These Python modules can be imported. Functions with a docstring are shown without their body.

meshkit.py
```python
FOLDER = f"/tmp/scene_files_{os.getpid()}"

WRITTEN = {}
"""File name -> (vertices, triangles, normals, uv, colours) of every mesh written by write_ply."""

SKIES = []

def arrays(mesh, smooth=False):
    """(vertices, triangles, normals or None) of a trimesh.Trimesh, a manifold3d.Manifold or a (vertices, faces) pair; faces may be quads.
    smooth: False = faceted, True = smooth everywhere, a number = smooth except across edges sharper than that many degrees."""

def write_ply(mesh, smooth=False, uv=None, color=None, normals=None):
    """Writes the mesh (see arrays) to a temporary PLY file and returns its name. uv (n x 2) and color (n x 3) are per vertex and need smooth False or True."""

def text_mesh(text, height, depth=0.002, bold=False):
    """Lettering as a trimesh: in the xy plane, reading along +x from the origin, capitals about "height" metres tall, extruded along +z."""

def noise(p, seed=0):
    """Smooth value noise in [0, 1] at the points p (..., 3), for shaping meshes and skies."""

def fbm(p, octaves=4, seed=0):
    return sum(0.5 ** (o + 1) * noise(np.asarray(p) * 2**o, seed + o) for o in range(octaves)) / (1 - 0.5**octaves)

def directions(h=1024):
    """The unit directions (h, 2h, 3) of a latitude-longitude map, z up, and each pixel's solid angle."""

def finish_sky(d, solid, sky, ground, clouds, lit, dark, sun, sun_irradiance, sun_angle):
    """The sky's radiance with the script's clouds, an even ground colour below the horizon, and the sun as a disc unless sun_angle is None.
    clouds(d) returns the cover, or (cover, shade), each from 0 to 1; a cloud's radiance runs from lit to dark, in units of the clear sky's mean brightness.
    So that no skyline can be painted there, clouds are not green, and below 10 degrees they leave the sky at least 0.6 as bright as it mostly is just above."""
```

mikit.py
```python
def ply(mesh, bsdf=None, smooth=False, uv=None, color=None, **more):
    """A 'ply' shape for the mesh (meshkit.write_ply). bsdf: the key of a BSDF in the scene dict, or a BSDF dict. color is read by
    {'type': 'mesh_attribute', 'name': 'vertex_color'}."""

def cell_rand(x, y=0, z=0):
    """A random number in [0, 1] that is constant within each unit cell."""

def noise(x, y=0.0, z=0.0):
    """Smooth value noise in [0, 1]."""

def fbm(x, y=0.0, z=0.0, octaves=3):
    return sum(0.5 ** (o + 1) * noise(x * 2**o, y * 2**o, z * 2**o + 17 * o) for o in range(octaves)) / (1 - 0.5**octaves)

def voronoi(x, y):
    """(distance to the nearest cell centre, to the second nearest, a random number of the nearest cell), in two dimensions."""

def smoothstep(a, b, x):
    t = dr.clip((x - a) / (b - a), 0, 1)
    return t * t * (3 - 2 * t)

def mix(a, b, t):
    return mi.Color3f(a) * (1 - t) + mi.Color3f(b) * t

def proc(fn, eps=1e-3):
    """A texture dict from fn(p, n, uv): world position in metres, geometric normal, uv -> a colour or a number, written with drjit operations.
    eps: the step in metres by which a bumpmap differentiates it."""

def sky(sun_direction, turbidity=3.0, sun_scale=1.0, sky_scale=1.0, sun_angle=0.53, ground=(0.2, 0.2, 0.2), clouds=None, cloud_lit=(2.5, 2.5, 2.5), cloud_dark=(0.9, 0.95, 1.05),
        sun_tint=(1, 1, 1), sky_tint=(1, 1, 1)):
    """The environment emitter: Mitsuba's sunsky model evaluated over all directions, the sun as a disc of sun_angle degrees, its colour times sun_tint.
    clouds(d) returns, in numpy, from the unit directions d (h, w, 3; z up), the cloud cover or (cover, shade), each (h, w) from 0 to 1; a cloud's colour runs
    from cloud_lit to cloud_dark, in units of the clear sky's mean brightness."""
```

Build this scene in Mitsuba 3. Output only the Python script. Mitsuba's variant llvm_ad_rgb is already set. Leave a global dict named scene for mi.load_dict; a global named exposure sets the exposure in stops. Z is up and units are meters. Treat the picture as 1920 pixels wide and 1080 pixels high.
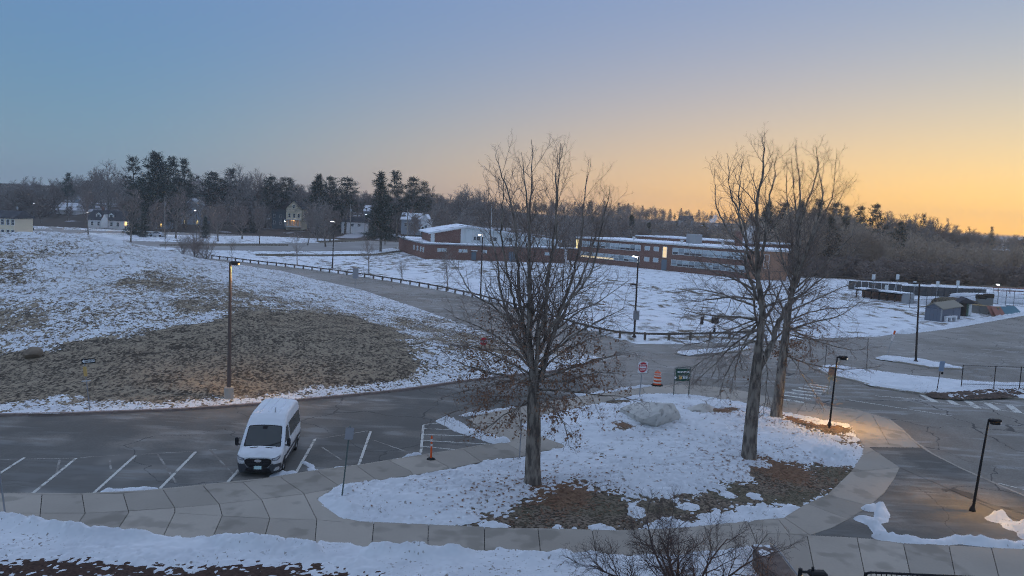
import math, random
import numpy as np, trimesh, shapely, shapely.geometry as sg, shapely.ops as so
import drjit as dr, mitsuba as mi, mikit, meshkit
from scipy.interpolate import RBFInterpolator
from mikit import noise, fbm, smoothstep, mix, voronoi, cell_rand
T = mi.ScalarTransform4f
rng = np.random.default_rng(7)
random.seed(7)
# ---------------------------------------------------------------- camera, sky, exposure
F, CAM = 1500.0, np.array([0.0, 0.0, 12.0])               # focal length in pixels of the 1920-wide photograph; eye height
PITCH, ROLL = math.atan(140 / F), math.atan(0.045)
FW = np.array([0, math.cos(PITCH), -math.sin(PITCH)])
_up, _rt = np.array([0, math.sin(PITCH), math.cos(PITCH)]), np.array([1.0, 0, 0])
UP = _up * math.cos(ROLL) - _rt * math.sin(ROLL)
RT = _rt * math.cos(ROLL) + _up * math.sin(ROLL)
exposure = 0.05
SUN_AZ, SUN_EL = math.radians(40), math.radians(2)
def sky_veil(d):
    """The thin dawn veil: warm and low towards the sunrise, with a pale blue high part added to lift the ground light."""
    el = np.degrees(np.arcsin(np.clip(d[..., 2], -1, 1))); az = np.degrees(np.arctan2(d[..., 0], d[..., 1]))
    dz = np.abs((az - 40 + 180) % 360 - 180)
    ss = lambda a, b, x: (lambda t: t * t * (3 - 2 * t))(np.clip((x - a) / (b - a), 0, 1))
    low = 0.69 * np.exp(-np.maximum(el, 0) / 7.4); high = 0.982 * ss(2, 39.6, el)  # the high part is unseen overhead, added to brighten the ground
    cover = 1 - (1 - low) * (1 - high)
    return cover, (low * (1 - high) * ss(8, 71, dz) + high) / np.maximum(cover, 1e-6)
scene = {
    'air': {'type': 'homogeneous', 'albedo': 0.95, 'sigma_t': 0.0004, 'phase': {'type': 'hg', 'g': 0.78}},
    'camera': {'medium': {'type': 'ref', 'id': 'air'}, 'type': 'perspective', 'fov': 2 * math.degrees(math.atan(960 / F)), 'fov_axis': 'x', 'near_clip': 0.5, 'far_clip': 6000.0,
               'to_world': T().look_at(CAM.tolist(), (CAM + FW).tolist(), UP.tolist())},
    'sky': mikit.sky([math.sin(SUN_AZ) * math.cos(SUN_EL), math.cos(SUN_AZ) * math.cos(SUN_EL), math.sin(SUN_EL)], turbidity=2, sun_scale=0.0, clouds=sky_veil,
                     cloud_lit=(14.6, 6.2, 0.16), cloud_dark=(2.24, 2.88, 4.16), sky_tint=(1.95, 5.8, 15.6), ground=(0.3, 0.3, 0.32)),
}
labels = {'haze': {'kind': 'stuff', 'label': 'thin morning haze over the whole scene'}}
scene['haze'] = {'type': 'cube', 'bsdf': {'type': 'null'}, 'interior': {'type': 'ref', 'id': 'air'}, 'to_world': T().translate([0, 615, 22.5]).scale([950, 685, 24])}
# ---------------------------------------------------------------- pixels of the photograph -> places in the world
def ray(px, py):
    d = FW + RT * ((px - 960) / F) - UP * ((py - 540) / F)
    return d
def G(px, py, z=0.0):
    d = ray(px, py); t = (z - CAM[2]) / d[2]
    return CAM + d * t
def at_depth(px, py, y):
    d = ray(px, py); return CAM + d * (y / d[1])
def G2(pts, z=0.0): return np.array([G(a, b, z)[:2] for a, b in pts])
def proj(p):
    v = np.asarray(p, float) - CAM; w = v @ FW
    return np.stack([960 + F * (v @ RT) / w, 540 - F * (v @ UP) / w], -1)
# ---------------------------------------------------------------- mesh helpers: every mesh is (vertices, triangles)
def cat(ms):
    ms = [m for m in ms if m is not None and len(m[0])]
    off = np.cumsum([0] + [len(m[0]) for m in ms])
    return np.vstack([m[0] for m in ms]), np.vstack([np.asarray(m[1]) + o for m, o in zip(ms, off)])
BOXF = np.array([[0, 1, 3], [0, 3, 2], [4, 6, 7], [4, 7, 5], [0, 4, 5], [0, 5, 1], [2, 3, 7], [2, 7, 6], [0, 2, 6], [0, 6, 4], [1, 5, 7], [1, 7, 3]])
BOXV = np.array([[x, y, z] for x in (-.5, .5) for y in (-.5, .5) for z in (-.5, .5)], float)
def rotz(v, a):
    c, s = math.cos(a), math.sin(a); v = np.asarray(v, float)
    return v @ np.array([[c, s, 0], [-s, c, 0], [0, 0, 1]])
def box(c, s, a=0.0):
    return rotz(BOXV * np.array(s, float), a) + np.array(c, float), BOXF
def cbox(c, s, a=0.0, ch=0.02):
    """A box with chamfered edges (its long edges all cut)."""
    s = np.array(s, float) / 2; ch = min(ch, s.min() * .8)
    pts = []
    for sx in (-1, 1):
        for sy in (-1, 1):
            for sz in (-1, 1):
                for k in range(3):
                    q = s - ch; q[k] = s[k]; pts.append(q * (sx, sy, sz))
    h = trimesh.convex.convex_hull(np.array(pts))
    return rotz(np.array(h.vertices), a) + np.array(c, float), np.array(h.faces)
def move(m, t=(0, 0, 0), a=0.0): return rotz(m[0], a) + np.array(t, float), m[1]
def tube(pts, rad, n=8, cap=True):
    p = np.asarray(pts, float); r = np.broadcast_to(np.asarray(rad, float), (len(p),))
    d = np.gradient(p, axis=0); d /= np.linalg.norm(d, axis=1, keepdims=True) + 1e-12
    u = np.cross(d, [0, 0, 1.0]); bad = np.linalg.norm(u, axis=1) < 0.2
    u[bad] = np.cross(d[bad], [0, 1.0, 0]); u /= np.linalg.norm(u, axis=1, keepdims=True)
    w = np.cross(d, u)
    a = np.arange(n) * 2 * np.pi / n
    v = p[:, None] + r[:, None, None] * (np.cos(a)[None, :, None] * u[:, None] + np.sin(a)[None, :, None] * w[:, None])
    m = len(p); i = np.arange(m - 1)[:, None] * n; j = np.arange(n)[None]; k = (j + 1) % n
    f = np.concatenate([np.stack([i + j, i + n + k, i + n + j], -1).reshape(-1, 3), np.stack([i + j, i + k, i + n + k], -1).reshape(-1, 3)])
    v = v.reshape(-1, 3)
    if cap:
        b = len(v); v = np.vstack([v, p[:1], p[-1:]]); q = np.arange(n); q2 = (q + 1) % n
        f = np.vstack([f, np.stack([q * 0 + b, q2, q], -1), np.stack([q * 0 + b + 1, (m - 1) * n + q, (m - 1) * n + q2], -1)])
    return v, f
def rod(a, b, r, n=8, r2=None): return tube([a, b], [r, r if r2 is None else r2], n)
def lathe(prof, n=20, c=(0, 0, 0)):
    p = np.asarray(prof, float); a = np.arange(n) * 2 * np.pi / n
    v = np.stack([p[:, None, 0] * np.cos(a), p[:, None, 0] * np.sin(a), np.repeat(p[:, 1:2], n, 1)], -1).reshape(-1, 3) + np.array(c, float)
    m = len(p); i = np.arange(m - 1)[:, None] * n; j = np.arange(n)[None]; k = (j + 1) % n
    return v, np.concatenate([np.stack([i + j, i + k, i + n + k], -1).reshape(-1, 3), np.stack([i + j, i + n + k, i + n + j], -1).reshape(-1, 3)])
def extrude(poly, h, z=0.0):
    ms = []
    for g in getattr(poly, 'geoms', [poly]):
        if g.area < 1e-6: continue
        t = trimesh.creation.extrude_polygon(g, h, engine='earcut')
        ms.append((np.array(t.vertices) + [0, 0, z], np.array(t.faces)))
    return cat(ms)
def flat(poly, z=0.0):
    ms = []
    for g in getattr(poly, 'geoms', [poly]):
        v, f = trimesh.creation.triangulate_polygon(g, engine='earcut')
        a, b = v[f[:, 1]] - v[f[:, 0]], v[f[:, 2]] - v[f[:, 0]]; n = a[:, 0] * b[:, 1] - a[:, 1] * b[:, 0]; f = np.where((n < 0)[:, None], f[:, ::-1], f)
        ms.append((np.column_stack([v, np.full(len(v), z)]), f))
    return cat(ms)
def prism_xz(pts, y0, y1):
    """Outline in x-z pushed along y."""
    v, f = extrude(sg.Polygon(pts), y1 - y0)
    return np.column_stack([v[:, 0], y1 - v[:, 2], v[:, 1]]), f
def hull(points):
    h = trimesh.convex.convex_hull(np.asarray(points, float)); return np.array(h.vertices), np.array(h.faces)
def smooth_line(pts, n=8):
    """A Catmull-Rom curve through the points."""
    p = np.asarray(pts, float); q = np.vstack([2 * p[0] - p[1], p, 2 * p[-1] - p[-2]]); out = []
    t = np.arange(n)[:, None] / n
    for i in range(1, len(q) - 2):
        a, b, c, d = q[i - 1], q[i], q[i + 1], q[i + 2]
        out.append(.5 * (2 * b + (c - a) * t + (2 * a - 5 * b + 4 * c - d) * t ** 2 + (3 * b - a - 3 * c + d) * t ** 3))
    return np.vstack(out + [p[-1:]])
def resample(pts, step):
    p = np.asarray(pts, float); s = np.concatenate([[0], np.cumsum(np.linalg.norm(np.diff(p, axis=0), axis=1))])
    n = max(2, int(round(s[-1] / step)) + 1); q = np.linspace(0, s[-1], n)
    return np.stack([np.interp(q, s, p[:, k]) for k in range(p.shape[1])], 1)
def nfbm(p, o=4, seed=0):
    p = np.asarray(p, float)
    if p.shape[-1] == 2: p = np.concatenate([p, np.zeros(p.shape[:-1] + (1,))], -1)
    return meshkit.fbm(p, o, seed)
# ---------------------------------------------------------------- the scene's entries
COUNT, USED = {}, set()
def fresh(key):
    if key not in USED: USED.add(key); return key
    while True:
        COUNT[key] = COUNT.get(key, 0) + 1; k = f'{key}_{COUNT[key]:03d}'
        if k not in USED: USED.add(k); return k
def shape(mesh, bsdf, smooth=False, **more):
    return mikit.ply(mesh, bsdf, smooth=smooth, **more)
def thing(name, label, cat_, group=None):
    k = fresh(name); labels[k] = {'label': label, 'category': cat_}
    if group: labels[k]['group'] = group
    return k
def part(parent, name, mesh, bsdf, smooth=False, label=None, **more):
    k = fresh(parent + '__' + name); scene[k] = mesh if isinstance(mesh, dict) else shape(mesh, bsdf, smooth, **more)
    if label: labels[k] = {'label': label}
    return k
def single(name, mesh, bsdf, label, cat_, group=None, smooth=False, **more):
    k = thing(name, label, cat_, group); scene[k] = mesh if isinstance(mesh, dict) else shape(mesh, bsdf, smooth, **more); return k
def struct(name, mesh, bsdf, smooth=False, label=None, kind='structure', **more):
    k = fresh(name); scene[k] = shape(mesh, bsdf, smooth, **more); labels[k] = {'kind': kind}
    if label: labels[k]['label'] = label
    return k
# ---------------------------------------------------------------- materials
def rgb(*c): return {'type': 'rgb', 'value': list(map(float, c))}
def mat(name, base, rough=0.8, metal=0.0, bump=None, bump_scale=1.0, two=True, **more):
    b = {'type': 'principled', 'base_color': rgb(*base) if isinstance(base, (tuple, list)) else mikit.proc(base), 'roughness': rough, 'metallic': metal, 'specular': 0.3, **more}
    if bump: b = {'type': 'bumpmap', 'arbitrary': mikit.proc(bump, 0.01), 'scale': bump_scale, 'bsdf': b}
    scene[name] = {'type': 'twosided', 'bsdf': b} if two else b
    return name
def poly_distance(x, y, pts):
    """Signed distance (negative inside) to a world polygon, in drjit."""
    n = len(pts); d2 = mi.Float(1e18); inside = mi.Bool(False)
    for i in range(n):
        (ax, ay), (bx, by) = map(lambda q: (float(q[0]), float(q[1])), (pts[i], pts[(i + 1) % n]))
        ex, ey = bx - ax, by - ay; wx, wy = x - ax, y - ay
        t = dr.clip((wx * ex + wy * ey) / (ex * ex + ey * ey), 0, 1)
        d2 = dr.minimum(d2, dr.square(wx - ex * t) + dr.square(wy - ey * t))
        if abs(ey) > 1e-9:
            cross = ((y >= ay) & (y < by)) | ((y >= by) & (y < ay))
            inside ^= cross & (x < ax + ex * (y - ay) / ey)
    return dr.select(inside, -1.0, 1.0) * dr.sqrt(d2)
def seg_distance(x, y, pts):
    d2 = mi.Float(1e18)
    for (ax, ay), (bx, by) in zip(pts[:-1], pts[1:]):
        ax, ay, bx, by = map(float, (ax, ay, bx, by)); ex, ey = bx - ax, by - ay; wx, wy = x - ax, y - ay
        t = dr.clip((wx * ex + wy * ey) / (ex * ex + ey * ey), 0, 1)
        d2 = dr.minimum(d2, dr.square(wx - ex * t) + dr.square(wy - ey * t))
    return dr.sqrt(d2)
# ================================================================ the ground: outlines in pixels, laid on the ground plane
ss = lambda a, b, x: (lambda t: t * t * (3 - 2 * t))(np.clip((x - a) / (b - a), 0, 1))
ZW = 0.13                                                   # top of pavements and kerbs
HILL_FRONT = [(-420, 796), (-200, 790), (0, 781), (100, 780), (200, 776), (330, 771), (420, 765), (490, 760), (560, 753), (674, 742), (758, 733), (869, 717), (950, 707), (1040, 698), (1095, 686), (1128, 675)]
HILL_ROAD = [(1128, 672), (1095, 666), (1050, 661), (1000, 655), (943, 642), (897, 621), (841, 600), (758, 571), (674, 544), (591, 525), (527, 509), (480, 503), (420, 492), (380, 487)]
ROAD_FAR = [(380, 484), (420, 487), (480, 494), (591, 506), (658, 516), (730, 527), (785, 537), (841, 547), (897, 559), (952, 573), (1015, 591), (1099, 619), (1154, 636), (1196, 645), (1260, 645), (1340, 643), (1410, 640), (1500, 636),
            (1579, 633), (1648, 631), (1690, 624), (1801, 609), (1857, 599), (1920, 588), (2080, 562)]
WALK_LOT = [(-90, 928), (0, 926), (75, 927), (150, 927), (230, 925), (301, 918), (384, 910), (457, 904), (530, 893), (600, 882), (673, 873), (734, 863), (803, 852), (863, 843), (919, 833), (946, 829)]
WALK_BACK = [(925, 817), (900, 802), (878, 786), (912, 776), (978, 764), (1030, 755), (1085, 744), (1140, 737), (1202, 728), (1243, 723), (1293, 722), (1354, 727), (1402, 735), (1440, 745), (1470, 752), (1510, 757), (1603, 768)]
APRON_KERB = [(1603, 768), (1634, 777), (1657, 783), (1676, 792), (1693, 809), (1707, 823), (1726, 839)]
PLAZA_KERB = [(1726, 839), (1748, 852), (1784, 870), (1834, 894), (1920, 930), (2060, 990)]
CURVE = [(1630, 838), (1687, 876), (1679, 894), (1659, 923), (1632, 947), (1590, 974), (1559, 990), (1518, 1003.6)]
WALK_LOW = [(1518, 1003.6), (1607, 1008), (1640, 1010.6), (1693, 1016), (1779, 1022), (1859, 1027), (2060, 1035)]
BED_EDGE = [(-90, 972), (17, 972), (60, 976), (94, 980), (139, 985), (183, 994), (278, 1002), (361, 1009), (430, 1010), (508, 1010), (600, 1021), (697, 1024), (758, 1026), (852, 1031), (960, 1034), (1029, 1034), (1113, 1038), (1238, 1042), (1371, 1038), (1407, 1030)]
ISLAND = [(594, 935), (613, 952), (636, 969), (674, 977), (758, 981), (897, 987), (960, 990), (1010, 990), (1107, 992.5), (1154, 994), (1238, 991), (1293, 988), (1377, 979), (1440, 973), (1468, 971), (1507, 947), (1551, 927), (1595, 885),
          (1615, 855), (1620, 836), (1607, 819), (1591, 794), (1565, 790), (1517, 781), (1470, 772), (1425, 760), (1402, 755), (1354, 748), (1310, 741), (1254, 737), (1215, 738), (1182, 741), (1163, 746), (1118, 757), (1030, 774), (985, 790),
          (975, 800), (1000, 812), (1012, 817), (1058, 834), (1054, 840), (1013, 846), (990, 853), (960, 858), (924, 861), (849, 877), (774, 891), (719, 899), (680, 902), (635, 910)]
P = sg.Polygon
walk_line_lot, walk_line_back = G2(WALK_LOT, ZW), G2(WALK_BACK, ZW)
island_poly = P(G2(ISLAND, ZW)).buffer(0)
walk_poly = P(np.vstack([walk_line_lot, walk_line_back, G2(APRON_KERB[1:], ZW), G2(CURVE, ZW), G2(WALK_LOW[1:], ZW), G2([(2060, 1130), (1462, 1130), (1446, 1046), (1428, 1032)], ZW), G2(BED_EDGE[::-1], ZW)])).buffer(0).difference(island_poly)
plaza_poly = P(np.vstack([G2(CURVE, ZW), G2(WALK_LOW[1:], ZW), G2(PLAZA_KERB[::-1], ZW)])).buffer(0).buffer(0.03).difference(walk_poly)
hill_front = G2(HILL_FRONT); hill_road = G2(HILL_ROAD)
asphalt_poly = P(np.vstack([G2(HILL_FRONT), hill_road, G2(ROAD_FAR), [[150, 92], [90, 22]], [[16, 12], [-40, 12], [-75, 40]]])).buffer(0)

# ---------------------------------------------------------------- materials of the ground
GRASS_D, GRASS_L = (0.060, 0.048, 0.036), (0.33, 0.265, 0.19)
def snow_tone(p, dirt=1.0):
    n = fbm(p.x * 0.9, p.y * 0.9, p.z * 0.9, 3); f = noise(p.x * 9, p.y * 9, p.z * 9)
    c = mix((0.76, 0.78, 0.80), (0.54, 0.56, 0.60), smoothstep(.42, .75, n) * .5 * dirt + f * .28)
    return mix(c, (.16, .12, .09), smoothstep(.80, .88, noise(p.x * 13, p.y * 13, p.z * 5)) * smoothstep(.35, .6, fbm(p.x * .6, p.y * .6, 6.0, 2)) * .8)
def grass_tone(p):
    n = fbm(p.x * 1.1, p.y * 1.1, 3.0, 3); f = fbm(p.x * 8, p.y * 5.5, p.z * 5, 3)
    return mix(GRASS_D, GRASS_L, smoothstep(.36, .68, f * .8 + n * .25))
BARE_PX = [(-60, 705), (0, 688), (60, 672), (140, 656), (250, 641), (330, 622), (400, 608), (480, 596), (560, 590), (640, 594), (690, 610), (740, 642), (772, 664), (758, 682), (700, 704), (560, 722), (470, 728), (430, 729), (300, 737), (150, 746), (0, 745), (-60, 748)]
def hill_colour(p, n, uv):
    d = poly_distance(p.x, p.y, BARE_HILL)
    warp = (fbm(p.x * .35, p.y * .35, 1.0, 3) - .5) * 5
    cover = smoothstep(-.6, 2.6, d + warp)                                          # how much snow lies there
    a = fbm(p.x * 3.6 + p.y * 1.2, p.y * 2.9, 2.0, 3); b = noise(p.x * 12, p.y * 9, 5.0)
    big = fbm(p.x * .12 + 3.0, p.y * .10, 7.0, 3); mid = fbm(p.x * .7, p.y * .45, 3.0, 2)
    kerb_d = seg_distance(p.x, p.y, hill_front); strip = smoothstep(2.4, 1.0, kerb_d + (a - .5) * 3)
    cover = dr.maximum(cover, strip)
    th = .35 + (.19 * smoothstep(.46, .62, big) * smoothstep(93.0, 76.0, p.y) + .09 * smoothstep(.45, .65, mid)) * (1 - strip) - .03 * smoothstep(70.0, 95.0, p.y) + (1 - cover) * .60
    band = smoothstep(1.0, 5.0, d) * smoothstep(26.0, 12.0, d) * (1 - strip); th = th + .075 * band * smoothstep(.36, .58, fbm(p.x * .2, p.y * .16, 13.0, 3)) + .03
    s = smoothstep(-.035, .075, a * .6 + b * .4 - th)
    return mix(grass_tone(p), snow_tone(p), s)
def ground_colour(p, n, uv):
    far = smoothstep(180.0, 260.0, p.y)
    a = fbm(p.x * .9, p.y * .55, 2.0, 4); big = fbm(p.x * .07 + p.y * .02, p.y * .03, 4.0, 3)
    th = .27 + smoothstep(.45, .66, big) * .17 + far * .03
    s = smoothstep(th - .15, th + .15, a)
    return mix(mix(grass_tone(p), (.10, .085, .06), .5), snow_tone(p), s)
def asphalt_colour(p, n, uv):
    big = fbm(p.x * .12, p.y * .12, 0.0, 3); mid = fbm(p.x * .8, p.y * .5, 1.0, 3); fine = noise(p.x * 14, p.y * 14)
    base = mix((.20, .18, .155), (.30, .275, .245), smoothstep(.28, .72, big * .55 + mid * .3 + fine * .2))
    salt = smoothstep(.56, .8, fbm(p.x * .5, p.y * 1.6, 9.0, 3)) * .5
    c = mix(base, (.42, .41, .395), salt)
    wx, wy = p.x + 1.6 * (fbm(p.x * .6, p.y * .6, 3.0, 3) - .5), p.y + 1.6 * (fbm(p.x * .6, p.y * .6, 8.0, 3) - .5)
    d1, d2, r = voronoi(wx * .17, wy * .17)
    crack = smoothstep(.022, .008, d2 - d1) * smoothstep(.3, .45, r) * .75
    return mix(c, (.05, .047, .045), crack)
def lot_colour(p, n, uv):
    c = asphalt_colour(p, n, uv)
    st = smoothstep(.55, .72, fbm(p.x * .7 + p.y * .25, p.y * 3.2, 11.0, 3)) * smoothstep(.4, .6, fbm(p.x * .2, p.y * .2, 2.0, 2))
    c = mix(c, (.46, .46, .45), st * .35)
    return mix(c, (.085, .085, .08), .26 + .40 * smoothstep(.25, .6, fbm(p.x * .5, p.y * .5, 4.0, 2)))
def concrete_colour(p, n, uv):
    big = fbm(p.x * .5, p.y * .5, 0.0, 3); fine = noise(p.x * 22, p.y * 22, p.z * 22)
    st = smoothstep(.58, .78, fbm(p.x * 1.1, p.y * 1.1, 5.0, 3))
    return mix(mix((.34, .30, .25), (.45, .40, .34), big * .75 + fine * .25), (.19, .17, .14), st * .45)
LEAF_SPOTS = [G(1052, 935), G(1020, 915), G(1470, 890), G(1440, 880), G(1350, 772), G(1165, 800), G(1490, 785), G(1540, 795), G(1240, 800)]
def soil_colour(p, n, uv):
    w = mi.Float(0)
    for q in LEAF_SPOTS:
        w = dr.maximum(w, dr.exp(-(dr.square(p.x - float(q[0])) + dr.square(p.y - float(q[1])) * .6) / 3.2))
    f = noise(p.x * 9, p.y * 9, 2.0); v = fbm(p.x * 12, p.y * 12, 1.0, 2)
    leaf = mix((.14, .078, .05), (.29, .17, .10), noise(p.x * 16, p.y * 16, 4.0))
    c = mix(mix((.075, .058, .042), (.25, .195, .145), smoothstep(.3, .7, v)), (.12, .115, .07), smoothstep(.5, .7, fbm(p.x * .5, p.y * .5, 8.0, 3)) * .45)
    return mix(c, leaf, smoothstep(.4, .62, w * .75 + f * .35 - .12) * .85)
def mulch_colour(p, n, uv):
    return mix((.026, .017, .014), (.11, .062, .045), noise(p.x * 18, p.y * 18, p.z * 18))
def snow_colour(p, n, uv): return snow_tone(p, .6)
mat('ground_mat', ground_colour, .95)
mat('hill_mat', hill_colour, .95, bump=lambda p, n, uv: fbm(p.x * 3, p.y * 3, p.z * 3, 3) * .16 + noise(p.x * 9, p.y * 9, p.z * 9) * .05)
mat('wood_floor_mat', lambda p, n, uv: mix((.12, .092, .068), (.22, .175, .13), fbm(p.x * .5, p.y * .5, 0.0, 3)), .95)
mat('asphalt', asphalt_colour, .85)
mat('lot_asphalt', lot_colour, .85)
mat('concrete', concrete_colour, .9)
for _n, _f in (('concrete_b', .88), ('concrete_c', 1.09), ('concrete_d', .96)): mat(_n, (lambda f: lambda p, n, uv: concrete_colour(p, n, uv) * f)(_f), .9)
mat('soil', soil_colour, .95, bump=lambda p, n, uv: noise(p.x * 14, p.y * 14, p.z * 14) * .05 + noise(p.x * 37, p.y * 37, p.z * 37) * .02)
mat('mulch', mulch_colour, .95)
mat('snow', snow_colour, .9, bump=lambda p, n, uv: fbm(p.x * 5, p.y * 5, p.z * 5, 3) * .03)
mat('joint', (.10, .092, .083), .95)
mat('granite', lambda p, n, uv: mix((.22, .165, .14), (.36, .28, .25), noise(p.x * 7, p.y * 7, p.z * 7)), .85)
def paint_colour(p, n, uv):
    w = smoothstep(.58, .76, fbm(p.x * 3.3, p.y * 3.3, 0.0, 4))
    return mix((.62, .60, .55), (.29, .27, .24), w)
mat('paint', paint_colour, .8)
mat('worn_paint', lambda p, n, uv: mix((.36, .34, .31), (.22, .20, .18), smoothstep(.35, .6, fbm(p.x * 2.2, p.y * 2.2, 0.0, 4))), .85)

# ---------------------------------------------------------------- ground sheet and the mound
struct('ground', ([[-920, -60, -.06], [920, -60, -.06], [920, 1270, -.06], [-920, 1270, -.06]], [[0, 1, 2, 3]]), 'ground_mat')
struct('wood_floor', ([[70, 192, -.03], [150, 176, -.03], [420, 190, -.03], [700, 700, -.03], [60, 420, -.03], [62, 230, -.03]], [[0, 1, 2], [0, 2, 3], [0, 3, 4], [0, 4, 5]]), 'wood_floor_mat')
def inside_distance(poly, xy):
    pts = shapely.points(xy); d = shapely.distance(pts, poly.boundary)
    return np.where(shapely.contains_xy(poly, xy[:, 0], xy[:, 1]), d, -d)
def heightfield(poly, step, zfun, keep=None, snap=True):
    step = min(step, max(.004, .75 * poly.area / poly.length)); x0, y0, x1, y1 = poly.bounds
    xs, ys = np.arange(x0 - step, x1 + 2 * step, step), np.arange(y0 - step, y1 + 2 * step, step)
    X, Y = np.meshgrid(xs, ys); xy = np.stack([X.ravel(), Y.ravel()], 1)
    ins = shapely.contains_xy(poly, xy[:, 0], xy[:, 1]); nx = len(xs)
    i = (np.arange(len(ys) - 1)[:, None] * nx + np.arange(nx - 1)[None]).ravel()
    f = np.vstack([np.stack([i, i + 1, i + nx + 1], 1), np.stack([i, i + nx + 1, i + nx], 1)])
    f = f[ins[f].any(1)]
    used = np.unique(f); lut = np.full(len(xy), -1); lut[used] = np.arange(len(used))
    xy, ins, f = xy[used].copy(), ins[used], lut[f]
    out = np.nonzero(~ins)[0]
    if snap and len(out):
        b = poly.boundary; pts = shapely.points(xy[out])
        q = shapely.line_interpolate_point(b, shapely.line_locate_point(b, pts)) if b.geom_type == 'LineString' else None
        if q is None:
            rings = list(b.geoms); dist = np.stack([shapely.distance(pts, r) for r in rings]); near = dist.argmin(0); q = np.empty(len(pts), object)
            for k, r in enumerate(rings):
                s = near == k
                if s.any(): q[s] = shapely.line_interpolate_point(r, shapely.line_locate_point(r, pts[s]))
        xy[out] = shapely.get_coordinates(q)
    z = zfun(xy)
    if isinstance(z, tuple): z, ok = z; f = f[ok[f].any(1)]
    used = np.unique(f); lut = np.full(len(xy), -1); lut[used] = np.arange(len(used))
    return np.column_stack([xy, z])[used], lut[f]
hill_back = np.array([[-66, 176], [-100, 168], [-130, 130], [-110, 80], hill_front[0].tolist()])
hill_poly = P(np.vstack([hill_front, hill_road, hill_back])).buffer(0)
ctrl = [(x, y, ZW) for x, y in np.vstack([resample(hill_front, 6), resample(hill_road, 6)])]
for px, py, D in [(-300, 438, 95), (-120, 437, 95), (0, 437, 95), (60, 436, 95), (120, 440, 95), (180, 446, 96), (230, 454, 98), (290, 470, 106), (340, 481, 118), (375, 487, 135),
                  (60, 520, 76), (200, 520, 78), (330, 540, 78), (450, 560, 76), (600, 570, 84), (100, 600, 62), (300, 610, 61), (500, 620, 62), (700, 620, 68), (800, 640, 64), (20, 690, 52), (200, 680, 52.5), (420, 680, 53.5), (600, 680, 55), (760, 690, 56), (900, 660, 63)]:
    q = at_depth(px, py, D); ctrl.append(tuple(q))
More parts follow.
